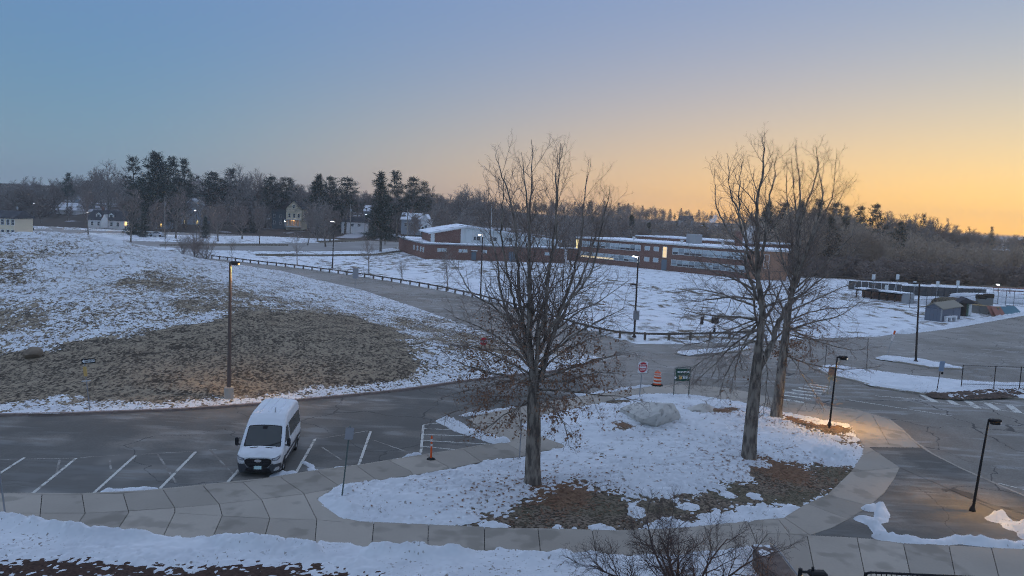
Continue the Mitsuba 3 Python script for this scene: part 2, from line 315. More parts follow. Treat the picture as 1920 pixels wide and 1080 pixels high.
for x, y, z in [(-100, 120, 6.5), (-80, 120, 5.5), (-60, 118, 4.0), (-95, 150, 2.5), (-70, 150, 1.2), (-125, 120, 4), (-112, 90, 6), (-85, 172, .2), (-120, 150, .5)]: ctrl.append((x, y, z))
ctrl = np.array(ctrl)
hill_rbf = RBFInterpolator(ctrl[:, :2], ctrl[:, 2], kernel='thin_plate_spline', smoothing=6.0)
def hill_z(xy):
    xy = np.asarray(xy, float)
    d = np.maximum(inside_distance(hill_poly, xy), 0)
    z = np.maximum(hill_rbf(xy), .05)
    lump = (nfbm(xy * 1.1, 3, 5) - .5) * .22 + (nfbm(xy * .22, 3, 9) - .5) * .7
    w = ss(0, 5, d)
    return ZW + (np.maximum(z, ZW) - ZW) * ss(-1.5, 3.0, d) + lump * w * np.clip(.35 + z / 6, .3, 1)
def hill_at(px, py):
    """The point of the mound seen at a pixel."""
    d = ray(px, py); t = np.linspace(35, 160, 600); pts = CAM + d * t[:, None]
    h = np.array(hill_z(pts[:, :2])); k = np.argmax(pts[:, 2] <= h); return np.array([*pts[k, :2], h[k]])
BARE_HILL = np.array([hill_at(*q)[:2] for q in BARE_PX])
struct('hill', heightfield(hill_poly, .33, hill_z), 'hill_mat', smooth=True)

# ---------------------------------------------------------------- asphalt, the paths and the kerbs
driveway_cut = P(G2([(-500, 1200), (-500, 700), (1070, 690), (1110, 745), (960, 770), (870, 790), (940, 830), (940, 1200)]))
drive_poly = asphalt_poly.intersection(driveway_cut); rest_poly = asphalt_poly.difference(driveway_cut)
lot_cut = P(np.vstack([G2([(1420, 600), (1500, 640), (1536, 690), (1634, 706), (1920, 728), (2300, 760)]), [[220, 60], [220, 200], [20, 200]]]))
struct('driveway', flat(drive_poly), 'lot_asphalt')
struct('road', flat(rest_poly.difference(lot_cut)), 'asphalt')
struct('parking_lot', flat(rest_poly.intersection(lot_cut)), 'asphalt')
seam = sg.LineString(G2([(1620, 831), (1687, 877), (1760, 908), (1830, 940), (1920, 980), (2060, 1042)], ZW))
plaza = struct('plaza', flat(plaza_poly, .085), 'joint')
for g in plaza_poly.difference(seam.buffer(.025)).geoms:
    part(plaza, 'asphalt_panel', extrude(g, .035, .09), 'lot_asphalt')
sidewalk = struct('sidewalk', flat(walk_poly, .09), 'joint')
JOINTS = [[(78.6, 922), (78.6, 928.6), (75, 966), (74, 985)], [(154, 920), (154, 928.6), (159.7, 962), (147, 980), (141, 992)], [(232, 918), (232, 928.6), (241.7, 960.6), (219.4, 994), (214, 1006)], [(304, 912), (307, 920), (327.8, 952), (327.8, 960.6), (308, 1001), (303, 1015)],
          [(379, 904), (383, 913), (411, 945), (416.7, 966), (398.6, 1008), (394, 1018)], [(450, 899), (457, 906), (480, 927), (491, 938), (506, 971.7), (496.7, 1005), (493, 1020)], [(524, 890), (530, 898), (569, 924), (594, 974), (591, 1011), (590, 1030)], [(590, 876), (601, 888), (635, 910), (645, 917)],
          [(663, 868), (673, 876), (705, 899), (714, 906)], [(725, 858), (734, 866), (769, 883), (778, 895)], [(795, 847), (803, 855), (838, 874), (846, 884)], [(863, 838), (905, 868)], [(701, 970), (701, 980), (697, 1023), (696, 1032)], [(803.6, 978), (802, 1026), (801, 1038)], [(908, 982), (908.6, 1028.6), (909, 1042)],
          [(1008, 983), (1013, 1031), (1014, 1044)], [(1109, 986), (1118, 1038), (1120, 1050)], [(1213, 985), (1226, 1038), (1228, 1055)], [(1318, 980), (1338, 1038), (1340, 1052)], [(1400, 972), (1425, 1033), (1430, 1045)], [(-70, 962), (0, 962), (160, 962), (242, 958), (328, 952), (411, 945), (480, 937), (491, 935.6), (569, 926), (640, 914)],
          [(328, 961.5), (417, 967.5), (506, 972), (594, 974.4), (645, 979)], [(1541, 922), (1551, 927), (1629, 948), (1640, 952)], [(1505, 940), (1515, 945), (1590, 973), (1600, 978)], [(1462, 965), (1518, 1003)], [(1440, 972), (1460, 975), (1480, 1000), (1513.6, 1005), (1526, 1066), (1533, 1140)],
          [(1604, 1000), (1607, 1008), (1620, 1070), (1634, 1140)], [(1689, 1010), (1693, 1016), (1706, 1072), (1722, 1140)], [(1775, 1016), (1779, 1022), (1790, 1075), (1805, 1140)], [(1855, 1020), (1859, 1027), (1872, 1078), (1886, 1140)], [(1590, 793), (1615, 779), (1625, 772)], [(1612, 824), (1707, 824)], [(1636, 779), (1668, 834)], [(1600, 838), (1730, 839)],
          [(1615, 853), (1640, 845)], [(1590, 885), (1686, 877)], [(1440, 745), (1437, 764)], [(1510, 752), (1490, 780)], [(1352, 722), (1350, 752)], [(1292, 716), (1290, 745)], [(1203, 722), (1212, 745)], [(1086, 738), (1110, 762)], [(1030, 750), (1050, 772)], [(975, 758), (1000, 790)], [(905, 775), (978, 803)], [(946, 829), (1012, 817)], [(946, 829), (990, 854)], [(1514, 1003), (1440, 1000), (1416, 1033)]]
cuts = shapely.union_all([sg.LineString(G2(j, ZW)).buffer(.009) for j in JOINTS])
for g in walk_poly.buffer(-.004).difference(cuts).geoms:
    if g.area > .15: part(sidewalk, 'slab', extrude(g.buffer(-.006), .045, ZW - .045 + float(rng.uniform(-.004, .004))), ('concrete', 'concrete_b', 'concrete_c', 'concrete_d')[rng.integers(4)])
def kerb(name, line, step, w, h, m, side=1.0, label=None):
    """Kerb stones in a row along the line, each a piece of its own."""
    p = resample(smooth_line(line, 6), step); k = fresh(name); labels[k] = {'kind': 'structure'}
    if label: labels[k]['label'] = label
    for a, b in zip(p[:-1], p[1:]):
        d = b - a; L = np.linalg.norm(d); n = np.array([-d[1], d[0]]) / L * w / 2 * side; c = (a + b) / 2 + n
        part(k, 'stone', cbox((c[0], c[1], h / 2 - .05), (L - .018, w, h + .1), math.atan2(d[1], d[0]), .02), m)
kerb('mound_kerb', hill_front[1:], 2.0, .2, .15, 'granite', 1)
kerb('pavement_kerb', walk_line_lot[:-1], 2.4, .15, .135, 'concrete', 1)
kerb('apron_kerb', np.vstack([G2(APRON_KERB, ZW), G2(PLAZA_KERB[1:], ZW)]), 2.4, .17, .138, 'concrete', 1)
kerb('back_kerb', walk_line_back, 2.4, .15, .135, 'concrete', 1)

# ---------------------------------------------------------------- painted markings
def stripe(parent, a, b, w, name='painted_line', m='paint', z=.006):
    a, b = G(*a)[:2], G(*b)[:2]; d = b - a; L = np.linalg.norm(d); n = np.array([-d[1], d[0]]) / L * w / 2
    k = max(2, int(L / .5)); t = np.linspace(0, 1, k)[:, None]; c = a + d * t
    v = np.vstack([c - n, c + n]); v = np.column_stack([v, np.full(len(v), z)]); i = np.arange(k - 1)
    f = np.vstack([np.stack([i, i + 1, i + 1 + k], 1), np.stack([i, i + 1 + k, i + k], 1)])
    part(parent, name, (v, f), m)
for a, b in [((-70, 932), (46, 858)), ((60, 926), (143, 859)), ((174, 926), (254, 854)), ((300, 916), (367, 847)), ((426, 905), (486, 838)), ((553, 890), (591, 823)), ((672, 874), (695, 809)), ((789, 849), (794, 797))]: stripe('driveway', a, b, .13)
for a, b in [((794, 796), (838, 792)), ((794, 804), (863, 806)), ((794, 815), (888, 817.5)), ((794, 826), (919, 833)), ((791, 837), (863, 844))]: stripe('driveway', a, b, .1)
for a, b in [((-60, 863), (140, 859)), ((150, 858), (250, 852)), ((262, 852), (366, 846)), ((380, 845), (450, 838)), ((596, 823), (690, 808)), ((112, 862), (104, 895)), ((205, 860), (208, 880)), ((296, 852), (330, 905)), ((393, 843), (440, 892)), ((603, 838), (640, 862)), ((700, 825), (760, 846))]: stripe('driveway', a, b, .09, m='worn_paint', z=.004)
for a, b in [((1464, 748), (1508, 755)), ((1465, 740.5), (1520, 748)), ((1472, 735), (1530, 743)), ((1485, 731), (1540, 738.5)), ((1497, 727), (1548, 734)), ((1508, 723), (1555, 730)), ((1518, 720), (1558, 726))]: stripe('road', a, b, .42, 'crossing_bar')
for a, b in [((1729, 740), (1754, 754)), ((1768, 744), (1793, 759)), ((1809, 749), (1834, 766)), ((1851, 756), (1871, 769)), ((1892, 760), (1910, 774))]: stripe('road', a, b, .5, 'hatch_bar')
for a, b in [((1773, 747), (1960, 765)), ((1712, 748), (1950, 779)), ((1573, 747), (1784, 780)), ((1872, 906), (1990, 936)), ((1640, 742), (1712, 748))]: stripe('road', a, b, .12)
stripe('road', (1060, 697), (1128, 675), .16); stripe('road', (1128, 676), (1160, 668), .1)  # first strip stands for the lit kerb of the mound tip, painted pale
for a, b in [((1801, 672), (1990, 632)), ((1690, 665), (1800, 640)), ((1850, 690), (1990, 655))]: stripe('parking_lot', a, b, .12, m='worn_paint')
stripe('road', (748, 552), (860, 580), .14, m='worn_paint'); stripe('road', (880, 586), (985, 622), .14, m='worn_paint')

# ---------------------------------------------------------------- the tree island: soil, and the snow that lies on it
BARE_ISLAND = [[(868, 974), (905, 958), (950, 948), (1000, 934), (1012, 912), (1045, 905), (1085, 908), (1150, 915), (1180, 926), (1260, 936), (1300, 926), (1330, 918), (1345, 905), (1380, 898), (1400, 886), (1430, 860), (1470, 868), (1540, 874), (1590, 850), (1625, 858), (1590, 895), (1545, 935), (1505, 945), (1475, 938), (1440, 943), (1390, 948), (1330, 958), (1300, 964), (1240, 972), (1238, 1000), (1154, 1000), (960, 1000), (900, 990)],
               [(1308, 770), (1330, 764), (1375, 766), (1385, 776), (1350, 780)], [(1153, 793), (1180, 800), (1182, 808), (1160, 806)], [(1462, 790), (1470, 776), (1530, 786), (1590, 796), (1612, 822), (1580, 824), (1540, 806), (1500, 802)], [(1128, 745), (1160, 742), (1200, 745), (1150, 750)]]
SNOW_LUMPS = [(1048, 982, 14, 7, .16), (1078, 981, 5, 4, .08), (1128, 984, 26, 9, .2), (925, 979, 30, 9, .2), (1193, 953, 16, 11, .1), (1258, 977, 36, 13, .22), (1360, 966, 50, 11, .18), (1445, 955, 45, 14, .22), (1490, 945, 20, 8, .12), (1290, 944, 20, 6, .06), (1368, 925, 14, 5, .05), (1415, 925, 14, 5, .05), (970, 986, 14, 4, .1), (1420, 868, 24, 8, .08), (1560, 848, 40, 16, .3), (640, 945, 40, 22, .32), (655, 915, 18, 10, .25), (760, 892, 30, 6, .12), (1500, 770, 40, 5, .06)]
FOOTSTEPS = [[(700, 905), (800, 915), (900, 900), (1000, 880), (1100, 860), (1180, 820)], [(1070, 835), (1150, 850), (1250, 870), (1340, 880)], [(1300, 800), (1340, 830), (1390, 850)]]
bare_polys = [P(G2(b, .3)).buffer(0) for b in BARE_ISLAND]
def island_soil_z(xy):
    d = np.maximum(inside_distance(island_poly, xy), 0)
    return ZW - .06 + .30 * ss(0, 5, d) + (nfbm(xy * 1.7, 3, 3) - .5) * .1 * ss(0, .8, d)
def island_snow_z(xy):
    d = inside_distance(island_poly, xy); b = np.full(len(xy), 9.0)
    for q in bare_polys: b = np.minimum(b, -inside_distance(q, xy))
    n1 = nfbm(xy * .9, 4, 11) - .5; n2 = nfbm(xy * 3.2, 3, 12) - .5; n3 = nfbm(xy * 8, 2, 13) - .5
    t = np.clip((b + n1 * 2.4) * .12, -.09, .06) + n2 * .06 + n3 * (.05 + .14 * ss(.45, .62, nfbm(xy * .35, 3, 15)) + .12 * np.exp(-(np.maximum(b, 0) / 1.1) ** 2))
    for px, py, rx, ry, h in SNOW_LUMPS:
        c = G(px, py, .3)[:2]; sx = abs(G(px + rx, py, .3)[0] - c[0]); sy = abs(G(px, py - ry, .3)[1] - c[1])
        q = np.hypot((xy[:, 0] - c[0]) / sx, (xy[:, 1] - c[1]) / sy) + n2 * .9 + n3 * .5
        t = np.maximum(t, h * (1 - q) * (.8 + 1.2 * (nfbm(xy * 4, 2, 21))))
    for line in FOOTSTEPS:
        q = resample(smooth_line(G2(line, .35), 6), .62)
        for i, c in enumerate(q):
            dr_ = np.hypot(xy[:, 0] - c[0] - .12 * (-1) ** i, xy[:, 1] - c[1]); t = t - .085 * np.exp(-(dr_ / .13) ** 4)
    t = np.minimum(t, (d + .10 + n2 * .55) * .45)
    return island_soil_z(xy) + t, t > -.015
island = struct('tree_island', heightfield(island_poly, .2, island_soil_z), 'soil', smooth=True)
struct('island_snow', heightfield(island_poly.buffer(.22), .085, island_snow_z), 'snow', smooth=True, kind='stuff', label='patchy melting snow lying on the tree island')
# ---------------------------------------------------------------- the bed in the foreground
bed_poly = P(np.vstack([G2(BED_EDGE, ZW), G2([(1430, 1045), (1446, 1080), (1480, 1230), (-140, 1230)], ZW)])).buffer(0)
MULCH = P(G2([(-140, 1058), (60, 1058), (200, 1062), (330, 1068), (460, 1062), (520, 1064), (580, 1076), (700, 1090), (1000, 1150), (1000, 1240), (-140, 1240)], ZW))
edge_line = sg.LineString(G2(BED_EDGE, ZW))
def bed_soil_z(xy): return ZW - .05 + (nfbm(xy * 2.5, 3, 31) - .5) * .06 + .05 * ss(0, 3, np.maximum(inside_distance(bed_poly, xy), 0))
def bed_snow_z(xy):
    d = inside_distance(bed_poly, xy); e = shapely.distance(shapely.points(xy), edge_line); b = -inside_distance(MULCH, xy)
    n1 = nfbm(xy * .7, 3, 41) - .5; n2 = nfbm(xy * 3.0, 3, 42) - .5; n3 = nfbm(xy * 7.5, 2, 43) - .5
    t = np.clip((b + n1 * 1.2 - .1) * .09, -.035, .08) + n2 * .055 + n3 * np.where(b < 1.6, .17, .05)
    ridge = np.exp(-((e - .45) / .5) ** 2) * np.maximum(nfbm(xy * .55, 3, 44) - .42, 0) * 1.5 * (.6 + 1.3 * nfbm(xy * 4.5, 2, 45))
    t = t + ridge
    t = np.minimum(t, (d + .12 + n2 * .5 + n1 * .5) * .7)
    return bed_soil_z(xy) + t, t > -.015
struct('planting_bed', heightfield(bed_poly, .14, bed_soil_z), 'mulch', smooth=True)
struct('bed_snow', heightfield(bed_poly.buffer(.25), .075, bed_snow_z), 'snow', smooth=True, kind='stuff', label='snow covering the planting bed along the front pavement')
# ---------------------------------------------------------------- right-hand islands and the shovelled snow
def snow_island(name, px, h, z0=ZW):
    poly = P(G2(px, z0)).buffer(0)
    k = struct(name, heightfield(poly, .25, lambda xy: z0 - .02 + (nfbm(xy * 2, 3, 51) - .5) * .05), 'soil', smooth=True)
    def z(xy):
        d = inside_distance(poly, xy); n2 = nfbm(xy * 1.6, 3, 52) - .5; n3 = nfbm(xy * 5, 2, 53) - .5
        t = np.minimum(h * (.7 + n2) + n3 * .08, (d + n2 * .5) * .3); return z0 - .01 + t, t > -.015
    struct(name + '_snow', heightfield(poly.buffer(.15), .14, z), 'snow', smooth=True, kind='stuff')
    ring = np.array(poly.exterior.coords)
    kerb(name + '_kerb', ring, 2.5, .16, .14, 'concrete', -1 if poly.exterior.is_ccw else 1)
snow_island('verge', [(1534, 691), (1545, 685), (1562, 683.5), (1634, 694), (1718, 705), (1773, 710.5), (1857, 716), (1990, 721), (1990, 752), (1880, 742), (1800, 748), (1754, 740), (1729, 736), (1690, 731), (1634, 722), (1607, 713), (1557, 702)], .16)
snow_island('lot_island', [(1642, 670), (1652, 667), (1662, 666.5), (1718, 671.5), (1773, 682), (1806, 688.5), (1800, 690.5), (1745, 687.5), (1690, 678), (1650, 673)], .14)
snow_island('crossing_island', [(1267, 662), (1275, 658), (1299, 656), (1349, 652), (1404, 649), (1404, 654), (1349, 661), (1290, 665)], .1)
def snow_pile(name, px, h, label, step=.07, z0=0.0, seed=0, w=None):
    line = sg.LineString(G2(px, z0)); poly = line.buffer(w or .3)
    def z(xy):
        d = shapely.distance(shapely.points(xy), line); n2 = nfbm(xy * 3, 3, 61 + seed) - .5; n3 = nfbm(xy * 9, 2, 62 + seed) - .5; n1 = nfbm(xy * 1.1, 2, 63 + seed) - .3
        t = h * (1 - (d / (w or .3)) ** 1.5) * (.8 + n1 * 1.6) * (.8 + 1.4 * n2) + n3 * .05 - .02; return z0 + t, t > -.01
    k = struct(name, heightfield(poly, step, z, snap=False), 'snow', smooth=True, kind='stuff', label=label)
snow_pile('snow_berm', [(836, 790), (850, 796), (868, 806), (900, 816), (945, 831)], .28, 'shovelled snow berm at the corner of the hatched bay', w=.6)
snow_pile('snow_ridge', [(202, 922), (230, 920), (255, 919), (282, 918)], .16, 'low ridge of ploughed snow against the pavement kerb', w=.32, seed=3)
snow_pile('snow_patch', [(516, 893), (530, 890), (548, 889)], .16, 'clump of snow beside the van by the kerb', w=.28, seed=5)
snow_pile('snow_trail', [(572, 868), (582, 873), (583, 881), (600, 884)], .14, 'crumbled snow trail in the empty bay right of the van', w=.2, seed=6)
snow_pile('snow_crust', [(632, 877), (660, 876), (672, 874)], .1, 'thin snow crust along the kerb right of the van', w=.2, seed=7)
snow_pile('snow_clump', [(722, 867), (735, 866), (748, 862), (772, 857), (785, 855)], .13, 'snow clumps along the kerb left of the orange post', w=.25, seed=8)
snow_pile('snow_strip', [(868, 779), (912, 774), (960, 765)], .14, 'snow strip along the walkway kerb behind the hatched bay', w=.3, seed=9)
snow_pile('snow_strip', [(1085, 741), (1124, 738), (1154, 734), (1218, 725)], .16, 'snow strip along the back walkway left of the orange drum', w=.4, seed=10)
snow_pile('snow_streak', [(1628, 955), (1648, 952), (1655, 963), (1652, 975), (1640, 977), (1615, 975), (1640, 985), (1648, 995), (1655, 1005)], .2, 'squiggle of leftover snow on the asphalt plaza', z0=.12, w=.33, seed=11)
snow_pile('snow_windrow', [(1650, 1008), (1700, 1014), (1740, 1016), (1760, 1017), (1790, 1014), (1830, 1019), (1870, 1022), (1905, 1023), (1990, 1020)], .24, 'windrow of snow between the plaza and the front pavement', z0=.12, w=.34, seed=12)
snow_pile('snow_heap', [(1866, 975), (1880, 974)], .3, 'small round snow heap right of the plaza lamp', z0=.12, w=.42, seed=13)
snow_pile('snow_heap', [(1906, 990), (1930, 994), (1940, 1010)], .4, 'snow heap at the right edge of the plaza', z0=.12, w=.6, seed=14)
snow_pile('snow_heap', [(1446, 1046), (1450, 1066), (1455, 1085)], .3, 'snow heap beside the stone wall end', z0=.12, w=.3, seed=15)
snow_pile('snow_strip', [(1782, 744), (1800, 741), (1830, 742), (1860, 738), (1920, 735)], .14, 'broken snow strip under the chain-link fence', z0=.14, w=.4, seed=16)
snow_pile('snow_patch', [(1690, 624.5), (1760, 616), (1801, 609.5), (1857, 599.5), (1930, 587)], .3, 'snow bank along the far edge of the parking lot', z0=0, w=.8, seed=17, step=.2)
# ================================================================ far terrain
def far_z(x, y):
    x, y = np.asarray(x, float), np.asarray(y, float)
    left = 6.5 * ss(285, 430, y) * ss(40, -60, x); right = ss(.52, .30, x / np.maximum(y, 1))
    return left + 11.0 * ss(430, 640, y) * right + 1.2 * (nfbm(np.stack([x * .01, y * .01], -1), 3, 71) - .5) * ss(300, 420, y) - .12 * ss(300, 285, y)
xs, ys = np.arange(-900, 901, 20.0), np.arange(280, 1200, 16.0)
_X, _Y = np.meshgrid(xs, ys); _i = (np.arange(len(ys) - 1)[:, None] * len(xs) + np.arange(len(xs) - 1)[None]).ravel()
mat('leaf_litter', lambda p, n, uv: mix((.075, .058, .046), (.42, .41, .43), smoothstep(.60, .72, fbm(p.x * .08, p.y * .05, 0.0, 4))), .95)
struct('hills', (np.column_stack([_X.ravel(), _Y.ravel(), far_z(_X, _Y).ravel()]), np.vstack([np.stack([_i, _i + 1, _i + len(xs) + 1], 1), np.stack([_i, _i + len(xs) + 1, _i + len(xs)], 1)])), 'leaf_litter', smooth=True)
# streets in the distance
mat('far_road', lambda p, n, uv: mix((.22, .20, .18), (.36, .345, .33), fbm(p.x * .15, p.y * .15, 0.0, 3)), .9)
mat('verge_dirt', lambda p, n, uv: mix((.07, .058, .04), (.16, .13, .09), fbm(p.x * .3, p.y * .3, 0.0, 3)), .95)
struct('street', flat(P(G2([(180, 449), (300, 453), (420, 456), (540, 456), (640, 454), (700, 450), (760, 443), (790, 441), (800, 452), (760, 461), (700, 470), (600, 471), (500, 471), (400, 469), (300, 463), (200, 457)], -.05)), -.045), 'far_road')
struct('avenue', flat(P(G2([(-60, 430.5), (60, 433), (160, 436), (260, 439), (400, 442), (520, 443.5), (700, 441), (700, 437.5), (520, 439), (400, 437.5), (260, 434.5), (160, 432), (60, 429), (-60, 426.5)], -.05)), -.045), 'far_road')
struct('side_street', flat(P(G2([(82, 424), (98, 424), (150, 438), (122, 438)], -.05)), -.04), 'far_road')
struct('verge_strip', flat(P(G2([(300, 458), (420, 457.5), (540, 458), (540, 461), (420, 461), (300, 461)], -.05)).buffer(.1), -.03), 'verge_dirt')
struct('verge_strip', flat(P(G2([(480, 476), (600, 477), (700, 476), (760, 468), (762, 471), (702, 479.5), (600, 480.5), (480, 479.5)], -.05)).buffer(.1), -.03), 'verge_dirt')
struct('verge_strip', flat(P(G2([(590, 452), (660, 449), (690, 447), (700, 450.5), (660, 453), (600, 455)], -.05)).buffer(.1), -.025), 'verge_dirt')
# ================================================================ materials of buildings
def brick_colour(p, n, uv):
    u = p.x * dr.abs(n.y) + p.y * (1 - dr.abs(n.y)); row = dr.floor(p.z / .075); k = u / .22 + .5 * (row - 2 * dr.floor(row / 2))
    c = mix((.16, .072, .055), (.27, .14, .108), cell_rand(k, row, 3.0) * .6 + fbm(p.x * .3, p.y * .3, p.z * .6, 3) * .5)
    fu, fv = k - dr.floor(k), p.z / .075 - row
    return dr.select((fu < .06) | (fv < .14), mix(c, (.30, .25, .21), .6), c)
mat('brick', brick_colour, .9)
mat('brick_warm', lambda p, n, uv: mix(brick_colour(p, n, uv), (.50, .28, .17), .6), .9)
def siding(p, n, uv):
    f = p.z / .2 - dr.floor(p.z / .2); return mix((.66, .66, .65), (.82, .82, .81), smoothstep(.0, .25, f) * .8 + noise(p.x * .5, p.y * .5, p.z) * .2)
mat('siding_white', siding, .8)
mat('siding_cream', lambda p, n, uv: siding(p, n, uv) * mi.Color3f(.95, .82, .60), .8)
mat('siding_grey', lambda p, n, uv: siding(p, n, uv) * mi.Color3f(.50, .54, .60), .8)
mat('siding_dark', (.10, .13, .15), .8)
mat('panel_pale', lambda p, n, uv: mix((.66, .69, .67), (.80, .82, .81), fbm(p.x * .4, p.y * .4, p.z * .4, 3)), .6)
mat('roof_shingle', lambda p, n, uv: mix((.045, .045, .055), (.10, .095, .10), fbm(p.x * 2, p.y * 2, p.z * 2, 3)), .9)
def roof_snow(p, n, uv): return mix((.10, .09, .09), (.84, .86, .90), smoothstep(.30, .42, fbm(p.x * .5, p.y * .5, p.z * .5, 4)))
mat('roof_snowy', roof_snow, .9)
mat('white_trim', (.74, .74, .72), .6)
mat('grey_trim', (.38, .39, .40), .6)
mat('dark_trim', (.05, .05, .055), .5)
mat('window_glass', (.045, .055, .065), .12, specular=.8)
mat('sky_glass', (.30, .36, .39), .08, specular=1.0)  # pale base colour has the reflected sky painted into it
mat('blind_pale', (.56, .64, .67), .5)
mat('concrete_plain', (.42, .38, .33), .9)
mat('door_blue', (.16, .20, .24), .6)
def glow(mesh, rgb_, weight=.1): return {**shape(mesh, 'lamp_body'), 'emitter': {'type': 'area', 'radiance': rgb(*rgb_), 'sampling_weight': weight}}
mat('lamp_body', (.6, .6, .6), .5)
class Wall:
    """A vertical wall from a to b (seen from the camera, left to right), zero at height z0."""
    def __init__(self, a, b, z0=0.0):
        self.a, self.b = np.array(a[:2], float), np.array(b[:2], float); d = self.b - self.a; self.L = np.linalg.norm(d); self.d = d / self.L
        self.n = np.array([self.d[1], -self.d[0]]); self.z0 = z0; self.rot = math.atan2(self.d[1], self.d[0])
        if self.n @ (CAM[:2] - self.a) < 0: self.n = -self.n
    def hit(self, px, py):
        r = ray(px, py); t = ((self.a - CAM[:2]) @ self.n) / (r[:2] @ self.n); q = CAM + r * t; return (q[:2] - self.a) @ self.d, q[2]
    def box(self, s0, s1, z0, z1, proud=.05, deep=.1):
        c = self.a + self.d * (s0 + s1) / 2 + self.n * (proud - deep) / 2
        return box((c[0], c[1], (z0 + z1) / 2), (abs(s1 - s0), proud + deep, abs(z1 - z0)), self.rot)
    def px(self, x0, y0, x1, y1, proud=.05, deep=.1):
        s0, za = self.hit(x0, y0); s1, _ = self.hit(x1, y0); _, zb = self.hit((x0 + x1) / 2, y1); _, zt = self.hit((x0 + x1) / 2, y0)
        return self.box(s0, s1, zb, zt, proud, deep)
    def at(self, s, out=0.0): return self.a + self.d * s + self.n * out
def window(parent, w, s0, s1, z0, z1, glass='window_glass', trim='white_trim', fr=.09, lit=None, mull=1, bars=1):
    fm = [w.box(s0, s1, z0, z0 + fr, .07, .02), w.box(s0, s1, z1 - fr, z1, .07, .02)]
    for i in range(mull + 1):
        s = s0 + (s1 - s0 - fr) * i / mull; fm.append(w.box(s, s + fr, z0 + fr, z1 - fr, .07, .02))
    for i in range(1, bars): z = z0 + (z1 - z0) * i / bars; fm.append(w.box(s0 + fr, s1 - fr, z - fr * .3, z + fr * .3, .06, .01))
    k = part(parent, 'window', cat(fm), trim)
    m = w.box(s0 + fr, s1 - fr, z0 + fr, z1 - fr, .03, .02)
    if lit: part(k, 'pane', glow(m, lit), None)
    else: part(k, 'pane', m, glass)
    return k
# ================================================================ the gym with its low brick wing
gA, gB, gC = G(758.7, 473), G(796, 485), G(1057, 493)
gym = thing('gym_building', 'low brick gym building with pale gabled hall and snow on its roofs', 'building')
wl, wf = Wall(gA, gB), Wall(gB, gC); H1 = 3.6
back = -wf.n * 26
low = P([gA[:2], gB[:2], gC[:2], gC[:2] + back, gA[:2] + back * .7])
part(gym, 'wall', extrude(low, H1 + .05, -.05), 'brick', label='brick walls of the low wing')
part(gym, 'roof', extrude(low.buffer(.35, join_style=2), .22, H1), 'roof_snowy', label='flat snowy roof of the low wing')
part(gym, 'fascia', extrude(low.buffer(.40, join_style=2).difference(low.buffer(.352, join_style=2)), .3, H1 - .05), 'grey_trim')
for x in (775.5, 782, 788, 793): s, _ = wl.hit(x, 462); window(gym, wl, s, s + 1.5, 1.5, 2.7, 'blind_pale')
for x0, x1, y0, y1 in ((820, 828, 465, 472), (829, 837, 465.3, 472.3), (860, 867, 467, 473.5), (868, 876, 467.2, 473.7), (1021, 1032, 473, 479), (905, 913, 468.5, 475)): s0, z1 = wf.hit(x0, y0); s1, z0 = wf.hit(x1, y1); window(gym, wf, s0, s1, z0, z1, 'blind_pale', mull=2)
part(gym, 'door', wf.px(884, 472, 893, 487.6, .08), 'door_blue'); part(gym, 'canopy', wf.px(883, 468.8, 894, 470.6, .9), 'white_trim'); part(gym, 'door', wf.px(954, 472, 967, 490, .06), 'door_blue', label='dark double door')
hall0 = Wall(gB - np.array([*(wf.n * 7), 0]), gC - np.array([*(wf.n * 7), 0]))
sL, zL = hall0.hit(809, 437); sR, zR = hall0.hit(1046, 452); sA, zA = hall0.hit(879, 424.5); sM, _ = hall0.hit(864, 440)
def slab_profile(prof, w, y0, y1):
    """Outline in (s, z) on the wall w, pushed back from y0 to y1 behind it."""
    v, f = extrude(P(prof), y1 - y0); o = np.column_stack([np.outer(v[:, 0], w.d) - np.outer(v[:, 2] + y0, w.n) + w.a, v[:, 1]]); return o, f
part(gym, 'gym_wall', slab_profile([(sL, 3), (sM, 3), (sM, zL + (zA - zL) * (sM - sL) / (sA - sL)), (sL, zL)], hall0, 0, 20), 'brick')
part(gym, 'gable', slab_profile([(sM, 3), (sR, 3), (sR, zR), (sA, zA), (sM, zL + (zA - zL) * (sM - sL) / (sA - sL))], hall0, .06, 20), 'panel_pale', label='pale ribbed gable wall of the hall')
part(gym, 'roof', slab_profile([(sL - .8, zL - .1), (sA, zA - .02), (sR + .8, zR - .1), (sR + .8, zR + .22), (sA, zA + .3), (sL - .8, zL + .22)], hall0, -.8, 21), 'roof_snowy', label='shallow snow-covered gable roof')
part(gym, 'roof_edge', slab_profile([(sL - .8, zL - .3), (sA, zA - .22), (sR + .8, zR - .3), (sR + .8, zR - .1), (sA, zA - .03), (sL - .8, zL - .1)], hall0, -.86, -.7), 'white_trim')
for i in range(12):
    s = sM + (sR - sM) * (i + .5) / 12; z = np.interp(s, [sM, sA, sR], [zL + (zA - zL) * (sM - sL) / (sA - sL), zA, zR]); part(gym, 'rib', hall0.box(s - .12, s + .12, 3.7, z - .3, .14, 0), 'white_trim')
for x in (889, 897, 920, 928, 950, 957): s, _ = hall0.hit(x, 452); window(gym, hall0, s - .5, s + .5, 4.6, 5.7)
part(gym, 'brick_pier', hall0.px(808, 438, 815, 458, .2), 'panel_pale')
